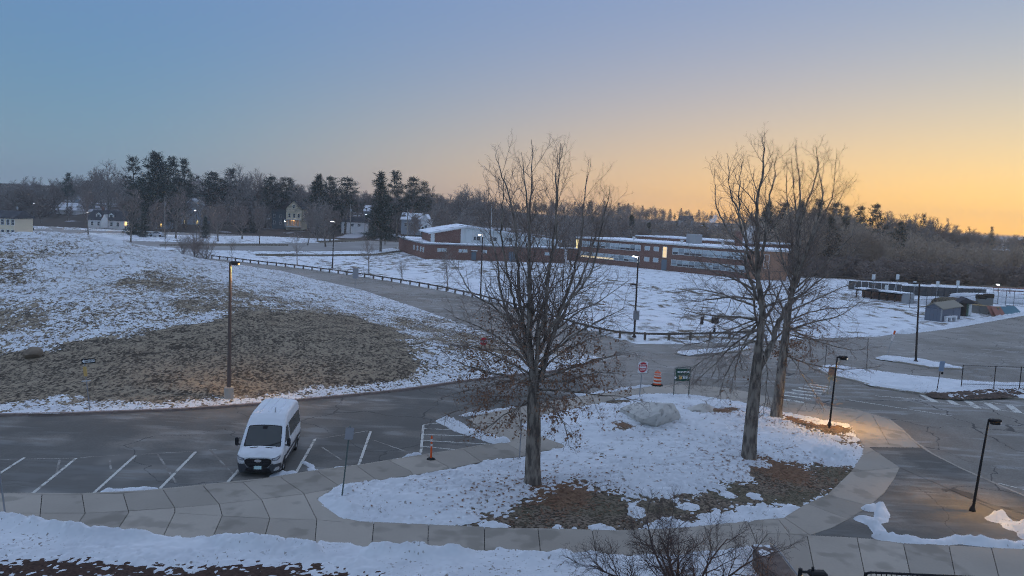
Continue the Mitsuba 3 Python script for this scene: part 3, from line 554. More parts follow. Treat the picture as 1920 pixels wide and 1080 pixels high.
# ================================================================ the two-storey classroom block
cE, cF, cH = G(1083, 490), G(1404.5, 523), G(1474, 526)
block = thing('school_building', 'two-storey brick school building with ribbon windows and a snowy flat roof', 'building')
w1, w2 = Wall(cE, cF), Wall(cF, cH); HB = 6.25; bk = -w1.n * 17
foot = P([cE[:2], cF[:2], cH[:2], cH[:2] * 1.085, cE[:2] + bk])
part(block, 'wall', extrude(foot, HB, -.1), 'brick')
part(block, 'end_wall', w2.box(.0, w2.L - .05, 0, HB - .02, .06, .02), 'brick_warm', label='end wall of lighter orange brick')
part(block, 'roof', extrude(foot.buffer(.5, join_style=2), .34, HB), 'roof_snowy'); part(block, 'fascia', extrude(foot.buffer(.55, join_style=2).difference(foot.buffer(.502, join_style=2)), .26, HB - .04), 'white_trim')
def band(w, x0, x1, z0, z1, seed, litn=0):
    g = np.random.default_rng(seed); s0, _ = w.hit(x0, 470); s1, _ = w.hit(x1, 490); n = max(3, int((s1 - s0) / 1.55))
    k = part(block, 'window_band', cat([w.box(s0, s1, z0, z0 + .1, .12, .02), w.box(s0, s1, z1 - .1, z1, .12, .02)] + [w.box(s0 + (s1 - s0 - .1) * i / n, s0 + (s1 - s0 - .1) * i / n + .1, z0 + .1, z1 - .1, .1, .02) for i in range(n + 1)]), 'white_trim')
    for i in range(n):
        a, b = s0 + (s1 - s0 - .1) * i / n + .1, s0 + (s1 - s0 - .1) * (i + 1) / n; zm = z0 + .1 + (z1 - z0 - .2) * .33
        part(k, 'panel', w.box(a, b, zm + .03, z1 - .1, .05, .02), 'blind_pale' if g.random() < .75 else 'sky_glass')
        low_ = w.box(a, b, z0 + .1, zm - .03, .05, .02)
        if i < litn and g.random() < .8: part(k, 'pane', glow(low_, (.62, .46, .18)), None)
        else: part(k, 'pane', low_, 'window_glass' if g.random() < .45 else 'sky_glass')
band(w1, 1091, 1200, 4.05, 5.6, 1); band(w1, 1089, 1199, 1.25, 2.75, 2, 7); band(w1, 1261, 1400, 4.0, 5.6, 3); band(w1, 1260, 1399, 1.25, 2.75, 4)
for x0, x1 in ((1208, 1218), (1225, 1235)):
    for z in (1.7, 4.4): s0, _ = w1.hit(x0, 480); s1, _ = w1.hit(x1, 480); window(block, w1, s0, s1, z, z + 1.1, 'blind_pale')
s0, _ = w1.hit(1242, 480); s1, _ = w1.hit(1250.5, 480)
window(block, w1, s0, s1, 3.0, 5.7, lit=(.85, .55, .16), fr=.1, bars=3); part(block, 'door', w1.box(s0 - .1, s1 + .1, 0, 2.6, .07), 'door_blue')
s, _ = w2.hit(1437, 490); window(block, w2, s - .6, s + .6, 2.4, 5.5, lit=(.75, .62, .26), bars=4)
part(block, 'link_wall', w1.box(-4.6, -.05, 0, 3.2, -.6, 5), 'brick'); part(block, 'link_roof', w1.box(-5.0, -.02, 3.2, 3.42, -.3, 5.4), 'roof_snowy')
part(block, 'stair_window', glow(w1.box(-1.0, -.1, 3.5, 5.8, -.1, .2), (.95, .72, .22)), None, label='tall lit stair window at the left end')
rear = P([cE[:2] + bk * 1.0 + w1.d * 6, cF[:2] + bk * 1.0 - w1.d * 8, cF[:2] + bk * 1.9 - w1.d * 8, cE[:2] + bk * 1.9 + w1.d * 6])
part(block, 'rear_block', extrude(rear, 7.3, 0), 'brick'); part(block, 'rear_roof', extrude(rear.buffer(.4, join_style=2), .3, 7.3), 'roof_snowy')
def on_roof(x, y, dy):
    s, _ = w1.hit(x, y); return w1.at(s, -dy)
q = on_roof(1259, 455, 9); part(block, 'penthouse', cbox((q[0], q[1], 7.6), (2.6, 3, 2.6), w1.rot, .05), 'grey_trim', label='grey plant housing on the roof')
q = on_roof(1334, 462, 11); part(block, 'chimney', cbox((q[0], q[1], 8.0), (1.3, 1.3, 4.2), w1.rot, .04), 'brick')
for x, y in ((1174, 448), (1264, 456), (1341, 463)): q = on_roof(x, y, 3); part(block, 'roof_vent', lathe([(.01, 7.5), (.38, 7.5), (.38, 7.2), (.22, 7.15), (.22, HB + .3)], 10, (q[0], q[1], 0)), 'white_trim')
# ================================================================ houses along the far streets
def house(label, x0, x1, D, yb, ye, yr, wall, roof, win=(), chim=None, depth=9.0, gable=False, turn=0.0, porch=None, dormers=(), door=None, z0=None):
    """x0, x1: ends of the front; yb, ye, yr: pixel heights of its foot, eaves and ridge."""
    a, b = at_depth(x0, yb, D), at_depth(x1, yb, D + turn); zf = (a[2] + b[2]) / 2 if z0 is None else z0
    k = thing('house', label, 'house'); w = Wall(a, b); xm = (x0 + x1) / 2; ze, zr = w.hit(xm, ye)[1], w.hit(xm, yr)[1]; L = w.L
    if gable:
        part(k, 'wall', slab_profile([(0, zf - 2), (L, zf - 2), (L, ze), (L / 2, zr), (0, ze)], w, 0, depth), wall)
        part(k, 'roof', slab_profile([(-.4, ze - .25), (L / 2, zr - .02), (L + .4, ze - .25), (L + .4, ze + .02), (L / 2, zr + .28), (-.4, ze + .02)], w, -.4, depth + .4), roof)
    else:
        part(k, 'wall', w.box(0, L, zf - 2, ze, 0, depth), wall)
        gp = lambda s0, s1: [np.array([*w.at(s, o), z]) for s in (s0, s1) for o, z in ((.45, ze - .15), (.45, ze + .12), (-depth / 2, zr), (-depth / 2, zr + .2), (-depth - .45, ze - .15), (-depth - .45, ze + .12))]
        part(k, 'roof', hull(gp(-.35, L + .35)), roof)
    for s, z, ww, hh, lit in win: window(k, w, s * L, s * L + ww, zf + z, zf + z + hh, lit=lit, fr=.1, bars=2)
    if chim: q = w.at(chim * L, -depth / 2); part(k, 'chimney', cbox((q[0], q[1], zr + .2), (.8, .8, 2.4), w.rot, .03), 'brick')
    for s in dormers:
        c = s * L; zt = ze + (zr - ze) * .8
        d = part(k, 'dormer', slab_profile([(c - .9, ze + .3), (c + .9, ze + .3), (c + .9, zt - .7), (c, zt), (c - .9, zt - .7)], w, .9, depth / 2), wall)
        part(d, 'dormer_roof', slab_profile([(c - 1.15, zt - .95), (c, zt - .02), (c + 1.15, zt - .95), (c + 1.15, zt - .78), (c, zt + .16), (c - 1.15, zt - .78)], w, .7, depth / 2), roof)
        w2_ = Wall(w.at(0, -.85), w.at(L, -.85)); part(d, 'window', w2_.box(c - .45, c + .45, ze + .7, zt - .8, .06, .02), 'window_glass')
    if door: part(k, 'door', w.box(door * L, door * L + 1.0, zf, zf + 2.1, .06), 'door_blue')
    if porch:
        s0, s1, lit = porch
        p = part(k, 'porch', cat([w.box(s0 * L, s1 * L, zf - .2, zf + .25, 2.4, 0), w.box(s0 * L - .2, s1 * L + .2, zf + 2.75, zf + 3.0, 2.7, 0)]), 'white_trim')
        for i in range(5): s = s0 * L + (s1 - s0) * L * i / 4; part(p, 'post', w.box(s - .12, s + .12, zf + .25, zf + 2.75, 2.35, -2.1), 'white_trim')
        part(p, 'porch_light', glow(w.box((s0 + s1) / 2 * L - .5, (s0 + s1) / 2 * L + .5, zf + 2.3, zf + 2.6, 1.4, -1.2), lit), None)
    return k, w, zf, ze, zr
house('yellow clapboard house with dark shutters at the far left edge', -24, 26, 200, 447, 408, 396, 'siding_cream', 'roof_shingle', [(s, z, .9, 1.5, None) for s in (.52, .72, .9) for z in (.8, 3.4)], depth=8)
_k, _w, _zf, _ze, _zr = house('white cape house with two dormers and dark roof behind the mound', 165, 232, 288, 428, 412.5, 395, 'siding_white', 'roof_shingle', [(.08, .8, 1.0, 1.5, None), (.26, .8, 1.0, 1.5, None), (.62, .8, 1.0, 1.5, None), (.8, .8, 1.0, 1.5, None)], .25, dormers=(.26, .62), door=.47)
part(_k, 'entry_gable', slab_profile([(.4 * _w.L, _zf), (.58 * _w.L, _zf), (.58 * _w.L, _ze), (.49 * _w.L, _ze + 2.0), (.4 * _w.L, _ze)], _w, -.8, 3), 'siding_white')
q = _w.at(_w.L + .9, .2); part(_k, 'side_porch', box((q[0], q[1] + 2, _zf + 1.2), (2.2, 4, 3.4), _w.rot), 'siding_white'); part(_k, 'porch_light', glow(box((q[0], q[1] - .1, _zf + 2.0), (.7, .12, 1.2), _w.rot), (2.2, 1.3, .3)), None)
house('tall cream house with steep gable and warmly lit front porch', 536, 565, 325, 425, 391, 376, 'siding_cream', 'roof_shingle', [(.15, 3.6, .9, 1.7, None), (.45, 3.6, .9, 1.7, None), (.75, 3.6, .9, 1.7, None), (.42, 7.4, .9, 1.4, None)], gable=True, porch=(.05, .98, (3.4, 1.5, .45)))
house('dark side wing of the porch house under a long dark roof', 506, 535, 328, 425, 391, 375.5, 'siding_dark', 'roof_shingle', [(.2, .9, .9, 1.5, None), (.6, .9, .9, 1.5, None), (.2, 3.6, .9, 1.5, None), (.6, 3.6, .9, 1.5, None)], .55, depth=8)
house('long low white ranch house behind the leaning utility pole', 640, 683, 320, 429, 416, 408, 'siding_white', 'roof_shingle', [(.1, .9, 1.3, 1.2, None), (.4, .9, 1.3, 1.2, None), (.7, .9, 1.3, 1.2, None)])
house('grey house with snowy roof among the trees right of the porch house', 588, 612, 345, 424, 400, 384, 'siding_grey', 'roof_snowy', [(.2, .9, 1, 1.5, None), (.6, .9, 1, 1.5, None), (.2, 3.5, 1, 1.4, None), (.6, 3.5, 1, 1.4, None)])
house('white house with snowy gable roof halfway up the left slope', 106, 142, 350, 412, 394, 381, 'siding_white', 'roof_snowy', [(.15, 1, 1, 1.5, None), (.45, 1, 1, 1.5, None), (.75, 1, 1, 1.5, None)], gable=False)
house('grey house with snowy gable facing the camera, highest on the left slope', 132, 160, 385, 402, 384, 370, 'siding_grey', 'roof_snowy', [(.2, 1, 1.1, 1.5, None), (.62, 1, 1.1, 1.5, None), (.42, 4, 1.1, 1.3, None)], gable=True)
house('blue grey house with snowy roof left of the gym', 752, 788, 300, 430, 412, 400, 'siding_grey', 'roof_snowy', [(.15, 1, 1, 1.4, None), (.5, 1, 1, 1.4, None)], .4)
house('small house with snowy gable peeping out beside the gym roof', 788, 806, 285, 436, 418, 403, 'siding_white', 'roof_snowy', [(.4, 1.2, 1, 1.4, None)], gable=True)
house('house with snowy roof showing above the big spruce branches', 682, 704, 360, 412, 396, 386, 'siding_grey', 'roof_snowy', [])
house('far grey house alone on the wooded hill', 1276, 1300, 560, 421, 413, 405, 'siding_grey', 'roof_shingle', [(.2, 1, 2, 2, None), (.6, 1, 2, 2, None)])
house('pale house with attic gable half hidden by bare trees, lit lamps in front', 340, 378, 330, 424, 392, 373, 'siding_grey', 'roof_snowy', [(.1, 1, 1, 1.5, (1.6, .9, .2)), (.72, 1, 1, 1.5, (1.2, .8, .2)), (.4, 4, 1, 1.4, None)], gable=True)
house('small house with a lit window left of the utility pole', 292, 312, 300, 430, 414, 404, 'siding_grey', 'roof_shingle', [(.35, .7, 1.0, 1.5, (2.4, 1.4, .3))])
# ================================================================ trees
def bark_colour(p, n, uv):
    r = fbm(p.x * 9, p.y * 9, p.z * 2.2, 3)
    return mix((.11, .092, .078), (.30, .255, .21), smoothstep(.3, .7, r))
mat('bark', bark_colour, .95, bump=lambda p, n, uv: fbm(p.x * 16, p.y * 16, p.z * 4, 2) * .03)
mat('twig', (.21, .165, .14), .9)
mat('twig_grey', (.30, .26, .235), .9)
mat('twig_brown', (.27, .21, .18), .9); mat('twig_sunglow', (.44, .35, .27), .9); mat('twig_dark', (.075, .055, .05), .9)  # the pale warm twig tone paints sunrise glow into the right-hand wood
mat('needles', lambda p, n, uv: mix((.030, .042, .030), (.075, .088, .062), noise(p.x * 1.5, p.y * 1.5, p.z * 1.5)), .9)
mat('dry_leaf', lambda p, n, uv: mix((.17, .085, .05), (.31, .18, .115), noise(p.x * 5, p.y * 5, p.z * 5)), .8)
def tubes(branches, n):
    """Many tapered tubes at once: branches is a list of (points, radii)."""
    by = {}
    for p, r in branches: by.setdefault(len(p), []).append((p, r))
    out = []
    a = np.arange(n) * 2 * np.pi / n
    for m, bs in by.items():
        p = np.array([b[0] for b in bs]); r = np.array([b[1] for b in bs])
        d = np.gradient(p, axis=1); d /= np.linalg.norm(d, axis=2, keepdims=True) + 1e-9
        ref = np.where(np.abs(d[:, :1, 2:3]) > .9, np.array([1., 0, 0]), np.array([0, 0, 1.]))
        u = np.cross(d, np.broadcast_to(ref, d.shape)); u /= np.linalg.norm(u, axis=2, keepdims=True) + 1e-9
        w = np.cross(d, u)
        v = p[:, :, None] + r[:, :, None, None] * (np.cos(a)[None, None, :, None] * u[:, :, None] + np.sin(a)[None, None, :, None] * w[:, :, None])
        i = np.arange(m - 1)[:, None] * n; j = np.arange(n)[None]; k = (j + 1) % n
        f = np.concatenate([np.stack([i + j, i + n + k, i + n + j], -1).reshape(-1, 3), np.stack([i + j, i + k, i + n + k], -1).reshape(-1, 3)])
        f = (f[None] + (np.arange(len(bs)) * m * n)[:, None, None]).reshape(-1, 3)
        out.append((v.reshape(-1, 3), f))
    return cat(out)
def unit(v): return v / (np.linalg.norm(v) + 1e-9)
def path(start, d, L, n, g, bend, trop):
    """A wandering path of n points; trop pulls it up (or down)."""
    p = [np.array(start, float)]; d = unit(np.array(d, float)); s = L / (n - 1)
    for i in range(n - 1):
        d = unit(d + g.normal(0, bend, 3) + np.array([0, 0, trop]))
        p.append(p[-1] + d * s)
    return np.array(p)
def offshoots(pts, rad, g, n, L, ang, trop, npts, bend, rmin, t0=.2, t1=1.0, rk=.55, taper=.55, flat_=0.0):
    """n side branches of one branch, longest near its foot."""
    out = []; m = len(pts)
    ts = t0 + (t1 - t0) * (np.arange(n) + g.uniform(.1, .9, n)) / n; az = g.uniform(0, 6.28)
    for t in ts:
        x = t * (m - 1); i = min(int(x), m - 2); f = x - i
        q = pts[i] * (1 - f) + pts[i + 1] * f; tan = unit(pts[i + 1] - pts[i]); r = (rad[i] * (1 - f) + rad[i + 1] * f)
        az += 2.4 + g.normal(0, .5); e1 = unit(np.cross(tan, [0.13, .2, 1.0])); e2 = np.cross(tan, e1)
        side = e1 * math.cos(az) + e2 * math.sin(az); side[2] *= 1 - flat_; a = ang * g.uniform(.75, 1.2)
        d = unit(tan * math.cos(a) + unit(side) * math.sin(a)); l = L * (1 - taper * t) * g.uniform(.6, 1.2)
        pp = path(q, d, l, npts, g, bend, trop); r0 = max(rmin, r * rk)
        out.append((pp, np.linspace(r0, max(rmin * .7, r0 * .25), npts)))
    return out
def scatter_leaves(branches, g, p_each, size):
    """Small folded dry leaves hanging along twigs."""
    c, d = [], []
    for p, r in branches:
        for q in p[1:]:
            for _ in range(g.poisson(p_each)): c.append(q + g.normal(0, .06, 3) - [0, 0, .04]); d.append(g.normal(0, 1, 3))
    c, d = np.array(c), np.array(d); n = len(c)
    d[:, 2] -= .6; d /= np.linalg.norm(d, axis=1, keepdims=True); e = np.cross(d, g.normal(0, 1, (n, 3))); e /= np.linalg.norm(e, axis=1, keepdims=True) + 1e-9
    nn = np.cross(d, e); s = size * g.uniform(.6, 1.3, (n, 1))
    v = np.stack([c, c + d * s * .5 + e * s * .32 + nn * s * .1, c + d * s, c + d * s * .5 - e * s * .32 + nn * s * .1], 1).reshape(-1, 3)
    b = np.arange(n)[:, None] * 4
    return v, np.vstack([b + [0, 1, 2], b + [0, 2, 3]])
def px_path(pts, base_y, n=5):
    """Pixels with an offset in depth each -> a smooth path in the tree's own depth."""
    return smooth_line([at_depth(a, b, base_y + o) for a, b, o in pts], n)
def oak(name, label, trunk, limbs, low, seed, leaf_z, leafy, leaf_r=3.8):
    g = np.random.default_rng(seed); base = G(*trunk[0][:2], .12); Y = base[1]
    k = thing(name, label, 'tree')
    tp = px_path([(a, b, o) for a, b, o, r in trunk], Y); tr = np.interp(np.linspace(0, 1, len(tp)), np.linspace(0, 1, len(trunk)), [q[3] for q in trunk])
    tp[0, 2] = base[2] - .1
    root = tp[0] + [0, 0, .0]; tp = np.vstack([root, root + [0, 0, .14], root + [0, 0, .32], root + [0, 0, .65], tp[np.arange(len(tp)) > 0][tp[1:, 2] > root[2] + .9]])
    tr = np.interp(tp[:, 2], [root[2], root[2] + 4, tp[-1, 2]], [trunk[0][3], np.interp(.5, [0, 1], [trunk[0][3], trunk[-1][3]]), trunk[-1][3]]); tr[:4] *= [1.75, 1.32, 1.12, 1.04]
    part(k, 'trunk', tube(tp, tr, 18), 'bark', smooth=True)
    big, mid, thin, fine = [], [], [], []
    for pts, r0 in limbs:
        pts = [(a, b if b > 640 else 640 - (640 - b) * .955, o) for a, b, o in pts]
        p = px_path(pts, Y, 6); r = np.linspace(r0, .011, len(p)); p[1:] += np.cumsum(g.normal(0, .045, (len(p) - 1, 3)), 0); big.append((p, r, 0))
    for pts, r0 in low:
        p = px_path(pts, Y, 6); r = np.linspace(r0, .012, len(p)); p[1:] += np.cumsum(g.normal(0, .02, (len(p) - 1, 3)), 0); big.append((p, r, 1))
    for p, r, lowq in big:
        L = np.linalg.norm(np.diff(p, axis=0), axis=1).sum()
        part(k, 'limb', tube(p, r, 8), 'bark', smooth=True)
        if lowq: mid += [(a, b, 1) for a, b in offshoots(p, r, g, int(2.6 * L), min(2.0, .45 * L), .85, -.02, 7, .13, .011, .15, 1.0, .55, .5, .35)]
        else: mid += [(a, b, 0) for a, b in offshoots(p, r, g, int(1.9 * L), min(3.2, .36 * L), .74, .10, 7, .13, .009, .10, .93, .42, .62)]
    for p, r, lowq in mid:
        L = np.linalg.norm(p[-1] - p[0])
        thin += [(a, b, lowq) for a, b in offshoots(p, r, g, 3 + int(2.7 * L), .28 + .34 * L,   .85 if lowq else .72, -.03 if lowq else .08, 5, .13, .0055, .15, 1.0, .6, .4)]
    for p, r, lowq in thin:
        L = np.linalg.norm(p[-1] - p[0])
        fine += [(a, b, lowq) for a, b in offshoots(p, r, g, 2 + int(3 * L), .14 + .28 * L, .75, .0 if lowq else .05, 3, .12, .0038, .25, 1.0, .7, .3)]
    part(k, 'branches', tubes([(p, r) for p, r, _ in mid], 5), 'twig', label='side branches')
    part(k, 'twigs', tubes([(p, r) for p, r, _ in thin] , 3), 'twig'); part(k, 'twiglets', tubes([(p, r) for p, r, _ in fine], 3), 'twig')
    z0, z1 = leaf_z
    hang = [(p, r) for p, r, _ in thin + fine if z0 < p[-1, 2] < z1 and g.random() < leafy * (1 - ss(z0 + (z1 - z0) * .5, z1, p[-1, 2])) * (1.25 - np.hypot(p[-1, 0] - base[0], p[-1, 1] - base[1]) / leaf_r)]
    if hang:
        lk = part(k, 'dead_leaves', scatter_leaves(hang, g, 1.35, .12), 'dry_leaf', label='rust-brown dead leaves still hanging low in the crown')
        labels[lk]['kind'] = 'stuff'
    return k
oak('oak_tree', 'bare oak with rusty leaves low in its crown, leftmost of the three on the island',
    [(998, 915, 0, .36), (999, 860, 0, .30), (1001, 800, 0, .27), (1000, 745, 0, .25), (1001, 690, 0, .2)],
    [([(1000, 740, 0), (988, 660, .3), (977, 560, .8), (966, 450, 1.2), (950, 355, 1.5), (928, 285, 1.7)], .12), ([(1001, 700, 0), (1000, 620, -.2), (1005, 520, -.3), (1010, 400, -.3), (1014, 252, -.2)], .14),
     ([(1003, 720, 0), (1020, 640, -.6), (1043, 560, -1.2), (1060, 470, -1.5), (1074, 380, -1.7), (1082, 265, -1.8)], .11), ([(1012, 715, 0), (1035, 650, .3), (1068, 570, .6), (1090, 490, .9), (1108, 400, 1.2), (1118, 290, 1.4)], .12),
     ([(998, 690, 0), (962, 620, .6), (937, 550, 1.3), (920, 470, 1.8), (908, 395, 2.2), (902, 325, 2.4)], .08), ([(998, 690, 0), (987, 590, -.8), (982, 490, -1.5), (984, 380, -1.9), (976, 270, -2.1)], .10),
     ([(1012, 690, 0), (1050, 600, .9), (1090, 520, 1.6), (1128, 430, 2.0), (1158, 345, 2.3)], .09), ([(1003, 640, -.2), (1026, 530, .3), (1036, 430, .6), (1040, 340, .8), (1048, 265, .9)], .07),
     ([(996, 650, .1), (966, 560, -1.2), (940, 470, -2.0), (932, 380, -2.5), (940, 300, -2.7)], .07), ([(1008, 660, -.2), (1050, 580, -1.4), (1100, 500, -2.3), (1130, 410, -2.8), (1140, 330, -3.0)], .07)],
    [([(990, 722, 0), (940, 700, -.5), (890, 688, -1), (840, 672, -1.5)], .06), ([(992, 740, 0), (940, 748, .6), (880, 762, 1.2), (820, 790, 1.6)], .055), ([(1008, 730, 0), (1070, 735, -.8), (1130, 742, -1.5), (1195, 750, -2)], .055),
     ([(1008, 710, 0), (1070, 690, .8), (1130, 672, 1.6), (1195, 660, 2.4)], .055), ([(1004, 760, 0), (1035, 768, -.4), (1058, 795, -.7), (1072, 838, -.9)], .035), ([(996, 752, 0), (960, 770, -.8), (920, 795, -1.4), (880, 815, -1.8)], .04),
     ([(996, 690, 0), (940, 640, 1.2), (890, 610, 2.2), (835, 590, 3)], .06), ([(1008, 680, 0), (1060, 640, -1.4), (1110, 610, -2.6), (1170, 580, -3.4)], .055), ([(994, 670, 0), (940, 590, -1.6), (880, 545, -2.8), (850, 500, -3.4)], .055), ([(1010, 650, 0), (1080, 590, 1.2), (1130, 560, 2), (1190, 520, 2.6)], .05),
     ([(1000, 720, 0), (985, 705, -1.6), (960, 690, -3.2)], .045), ([(1002, 700, 0), (1030, 720, 1.8), (1060, 715, 3.4)], .045), ([(1000, 735, 0), (1030, 745, -1.8), (1050, 765, -3.0)], .04), ([(1000, 705, 0), (960, 720, 2.0), (930, 725, 3.4)], .045), ([(994, 715, 0), (940, 715, -1.2), (880, 730, -2.2), (835, 745, -2.8)], .045), ([(1006, 715, 0), (1060, 715, -.4), (1110, 700, -.8), (1160, 700, -1.2)], .045), ([(992, 700, 0), (935, 670, .4), (880, 650, .8), (830, 645, 1.1)], .05), ([(1008, 700, 0), (1050, 665, .4), (1100, 640, .8), (1150, 625, 1.1)], .05), ([(996, 745, 0), (975, 760, .6), (955, 790, 1.0)], .03), ([(1005, 745, 0), (1030, 752, .9), (1050, 775, 1.4)], .03)],
    101, (2.6, 8.6), .8)
oak('oak_tree', 'tall bare oak forking at mid height, middle one of three on the island',
    [(1403, 868, 0, .37), (1408, 800, 0, .31), (1414, 740, 0, .29), (1420, 680, 0, .28), (1424, 640, 0, .2)],
    [([(1420, 670, 0), (1421, 600, 0), (1419, 540, -.2), (1415, 460, -.3), (1414, 380, -.3), (1419, 300, -.2), (1424, 238, -.1)], .20), ([(1424, 690, 0), (1448, 650, .3), (1466, 600, .6), (1480, 540, .9), (1488, 460, 1.2), (1486, 370, 1.4), (1478, 285, 1.5)], .17),
     ([(1417, 560, -.1), (1400, 480, .6), (1388, 410, 1.2), (1372, 340, 1.6), (1368, 265, 1.8)], .08), ([(1418, 520, -.2), (1440, 450, -1.0), (1450, 380, -1.6), (1452, 310, -1.9), (1450, 260, -2.0)], .08), ([(1416, 500, -.2), (1395, 420, -1.2), (1386, 350, -1.8), (1392, 280, -2.1)], .07),
     ([(1480, 540, .9), (1510, 470, .2), (1530, 400, -.2), (1545, 330, -.4)], .07), ([(1415, 470, -.2), (1368, 420, .2), (1345, 370, .5), (1338, 310, .6)], .05)],
    [([(1418, 600, 0), (1370, 596, -.6), (1320, 592, -1.2), (1280, 580, -1.7)], .06), ([(1416, 545, 0), (1370, 520, .6), (1330, 500, 1.2), (1296, 470, 1.6)], .06), ([(1418, 620, 0), (1375, 640, .7), (1340, 675, 1.2), (1300, 715, 1.5)], .05), ([(1418, 630, 0), (1385, 660, -.7), (1360, 700, -1.2), (1342, 750, -1.4)], .045),
     ([(1418, 575, 0), (1380, 560, -1.6), (1340, 545, -3), (1290, 540, -4)], .055), ([(1422, 580, 0), (1470, 560, -1.4), (1510, 550, -2.6), (1550, 530, -3.4)], .055), ([(1424, 640, 0), (1440, 690, -1.0), (1436, 740, -1.6), (1428, 790, -1.8)], .03), ([(1418, 610, 0), (1400, 625, 1.8), (1370, 630, 3.4)], .05), ([(1420, 590, 0), (1440, 600, -2), (1460, 610, -3.6)], .05), ([(1417, 520, 0), (1385, 470, 1.8), (1350, 440, 3)], .05), ([(1418, 640, 0), (1370, 655, -1), (1310, 680, -1.8), (1285, 715, -2.2)], .04), ([(1417, 605, 0), (1380, 625, 1.0), (1350, 660, 1.8), (1330, 705, 2.3)], .04), ([(1417, 600, 0), (1370, 618, -1.4), (1320, 640, -2.6), (1280, 650, -3.3)], .045), ([(1417, 612, 0), (1390, 650, .3), (1375, 700, .5), (1370, 735, .6)], .035), ([(1416, 560, 0), (1360, 560, 1.4), (1310, 565, 2.4), (1275, 560, 3.0)], .05), ([(1420, 560, 0), (1450, 540, 1.6), (1490, 530, 3.0)], .045), ([(1416, 530, 0), (1370, 500, -1.6), (1325, 480, -2.8)], .05)],
    202, (3.0, 6.0), .03)
oak('oak_tree', 'bare oak with a rusty leaf tuft on its trunk, rightmost of three on the island',
    [(1455, 785, 0, .34), (1461, 730, 0, .29), (1467, 680, 0, .26), (1474, 620, 0, .24), (1480, 570, 0, .18)],
    [([(1474, 620, 0), (1483, 560, 0), (1490, 500, 0), (1498, 420, .2), (1504, 330, .3), (1506, 236, .4)], .18), ([(1484, 560, 0), (1512, 490, .8), (1535, 420, 1.4), (1556, 340, 1.8), (1560, 280, 2.0)], .09), ([(1486, 540, 0), (1520, 450, -1.0), (1540, 370, -1.6), (1535, 290, -1.9)], .09),
     ([(1490, 520, 0), (1476, 430, .9), (1468, 350, 1.5), (1470, 270, 1.8)], .08), ([(1490, 500, 0), (1530, 430, 1.6), (1570, 380, 2.4), (1595, 335, 2.9)], .07), ([(1493, 470, 0), (1505, 390, -1.2), (1525, 310, -1.9), (1528, 250, -2.1)], .07), ([(1488, 530, 0), (1470, 470, -1.4), (1455, 390, -2.2), (1445, 310, -2.6)], .06), ([(1486, 540, 0), (1540, 490, .2), (1585, 440, .4), (1606, 395, .6)], .06)],
    [([(1474, 620, 0), (1520, 606, -.6), (1570, 594, -1.1), (1620, 560, -1.6)], .07), ([(1470, 665, 0), (1520, 684, .6), (1580, 694, 1.2), (1650, 690, 1.8)], .055), ([(1480, 585, 0), (1530, 560, 1), (1585, 535, 1.8), (1630, 520, 2.4)], .06), ([(1472, 650, 0), (1500, 690, -.8), (1530, 735, -1.4), (1545, 760, -1.6)], .04), ([(1476, 600, 0), (1440, 570, 1.6), (1400, 550, 3)], .05),
     ([(1482, 570, 0), (1540, 520, -1.6), (1590, 480, -2.8), (1620, 440, -3.4)], .055), ([(1478, 610, 0), (1510, 630, 2), (1560, 640, 3.6), (1610, 630, 4.6)], .05), ([(1476, 610, 0), (1500, 600, -2.2), (1530, 600, -4)], .05), ([(1470, 660, 0), (1440, 650, 1.4), (1410, 655, 2.4)], .04), ([(1470, 650, 0), (1485, 655, -.8), (1500, 668, -1.2)], .03), ([(1469, 655, 0), (1455, 650, .6), (1440, 662, 1.0)], .03), ([(1470, 640, 0), (1490, 635, 1.0), (1510, 640, 1.8)], .03), ([(1478, 600, 0), (1530, 580, -1), (1590, 572, -1.8), (1640, 560, -2.4)], .05), ([(1474, 625, 0), (1530, 640, -.6), (1590, 655, -1.0), (1630, 650, -1.3)], .045)],
    303, (3.6, 8.5), .9, 2.6)
# ---------------------------------------------------------------- variants for everything farther away
def bare_tree(seed, H, spread, trunk_h, nl, dens, rmin, up=.1, r0=None, stems=1, last=3):
    g = np.random.default_rng(seed); tr, big, mid, thin = [], [], [], []; r0 = r0 or H * .017
    for s in range(stems):
        lean = g.normal(0, .06, 2) if stems == 1 else g.normal(0, .35, 2)
        tp = path([0, 0, -.3], [lean[0], lean[1], 1], H * (.62 if stems == 1 else .8), 8, g, .05, .05); rr = np.linspace(r0, r0 * .35, 8); rr[0] *= 1.35; tr.append((tp, rr))
        t0 = trunk_h / (H * .62)
        ls = offshoots(tp, rr, g, nl, H * .46 * spread, .72, up, 8, .10, rmin * 1.6, t0, 1.0, .62, .3); big += ls
        ls2 = offshoots(tp, rr, g, 2, H * .42, .3, up, 8, .08, rmin * 1.6, .9, 1.0, .8, .0); big += ls2
    for p, r in big: mid += offshoots(p, r, g, int(7 * dens), H * .20, .68, up * .8, 5, .12, rmin * 1.2, .15, 1.0, .6, .5)
    for p, r in mid: thin += offshoots(p, r, g, int(6 * dens), H * .085, .7, up * .5, last, .12, rmin, .15, 1.0, .7, .4)
    return tubes(tr, 7), cat([tubes(big, 4), tubes(mid, 3), tubes(thin, 3)])
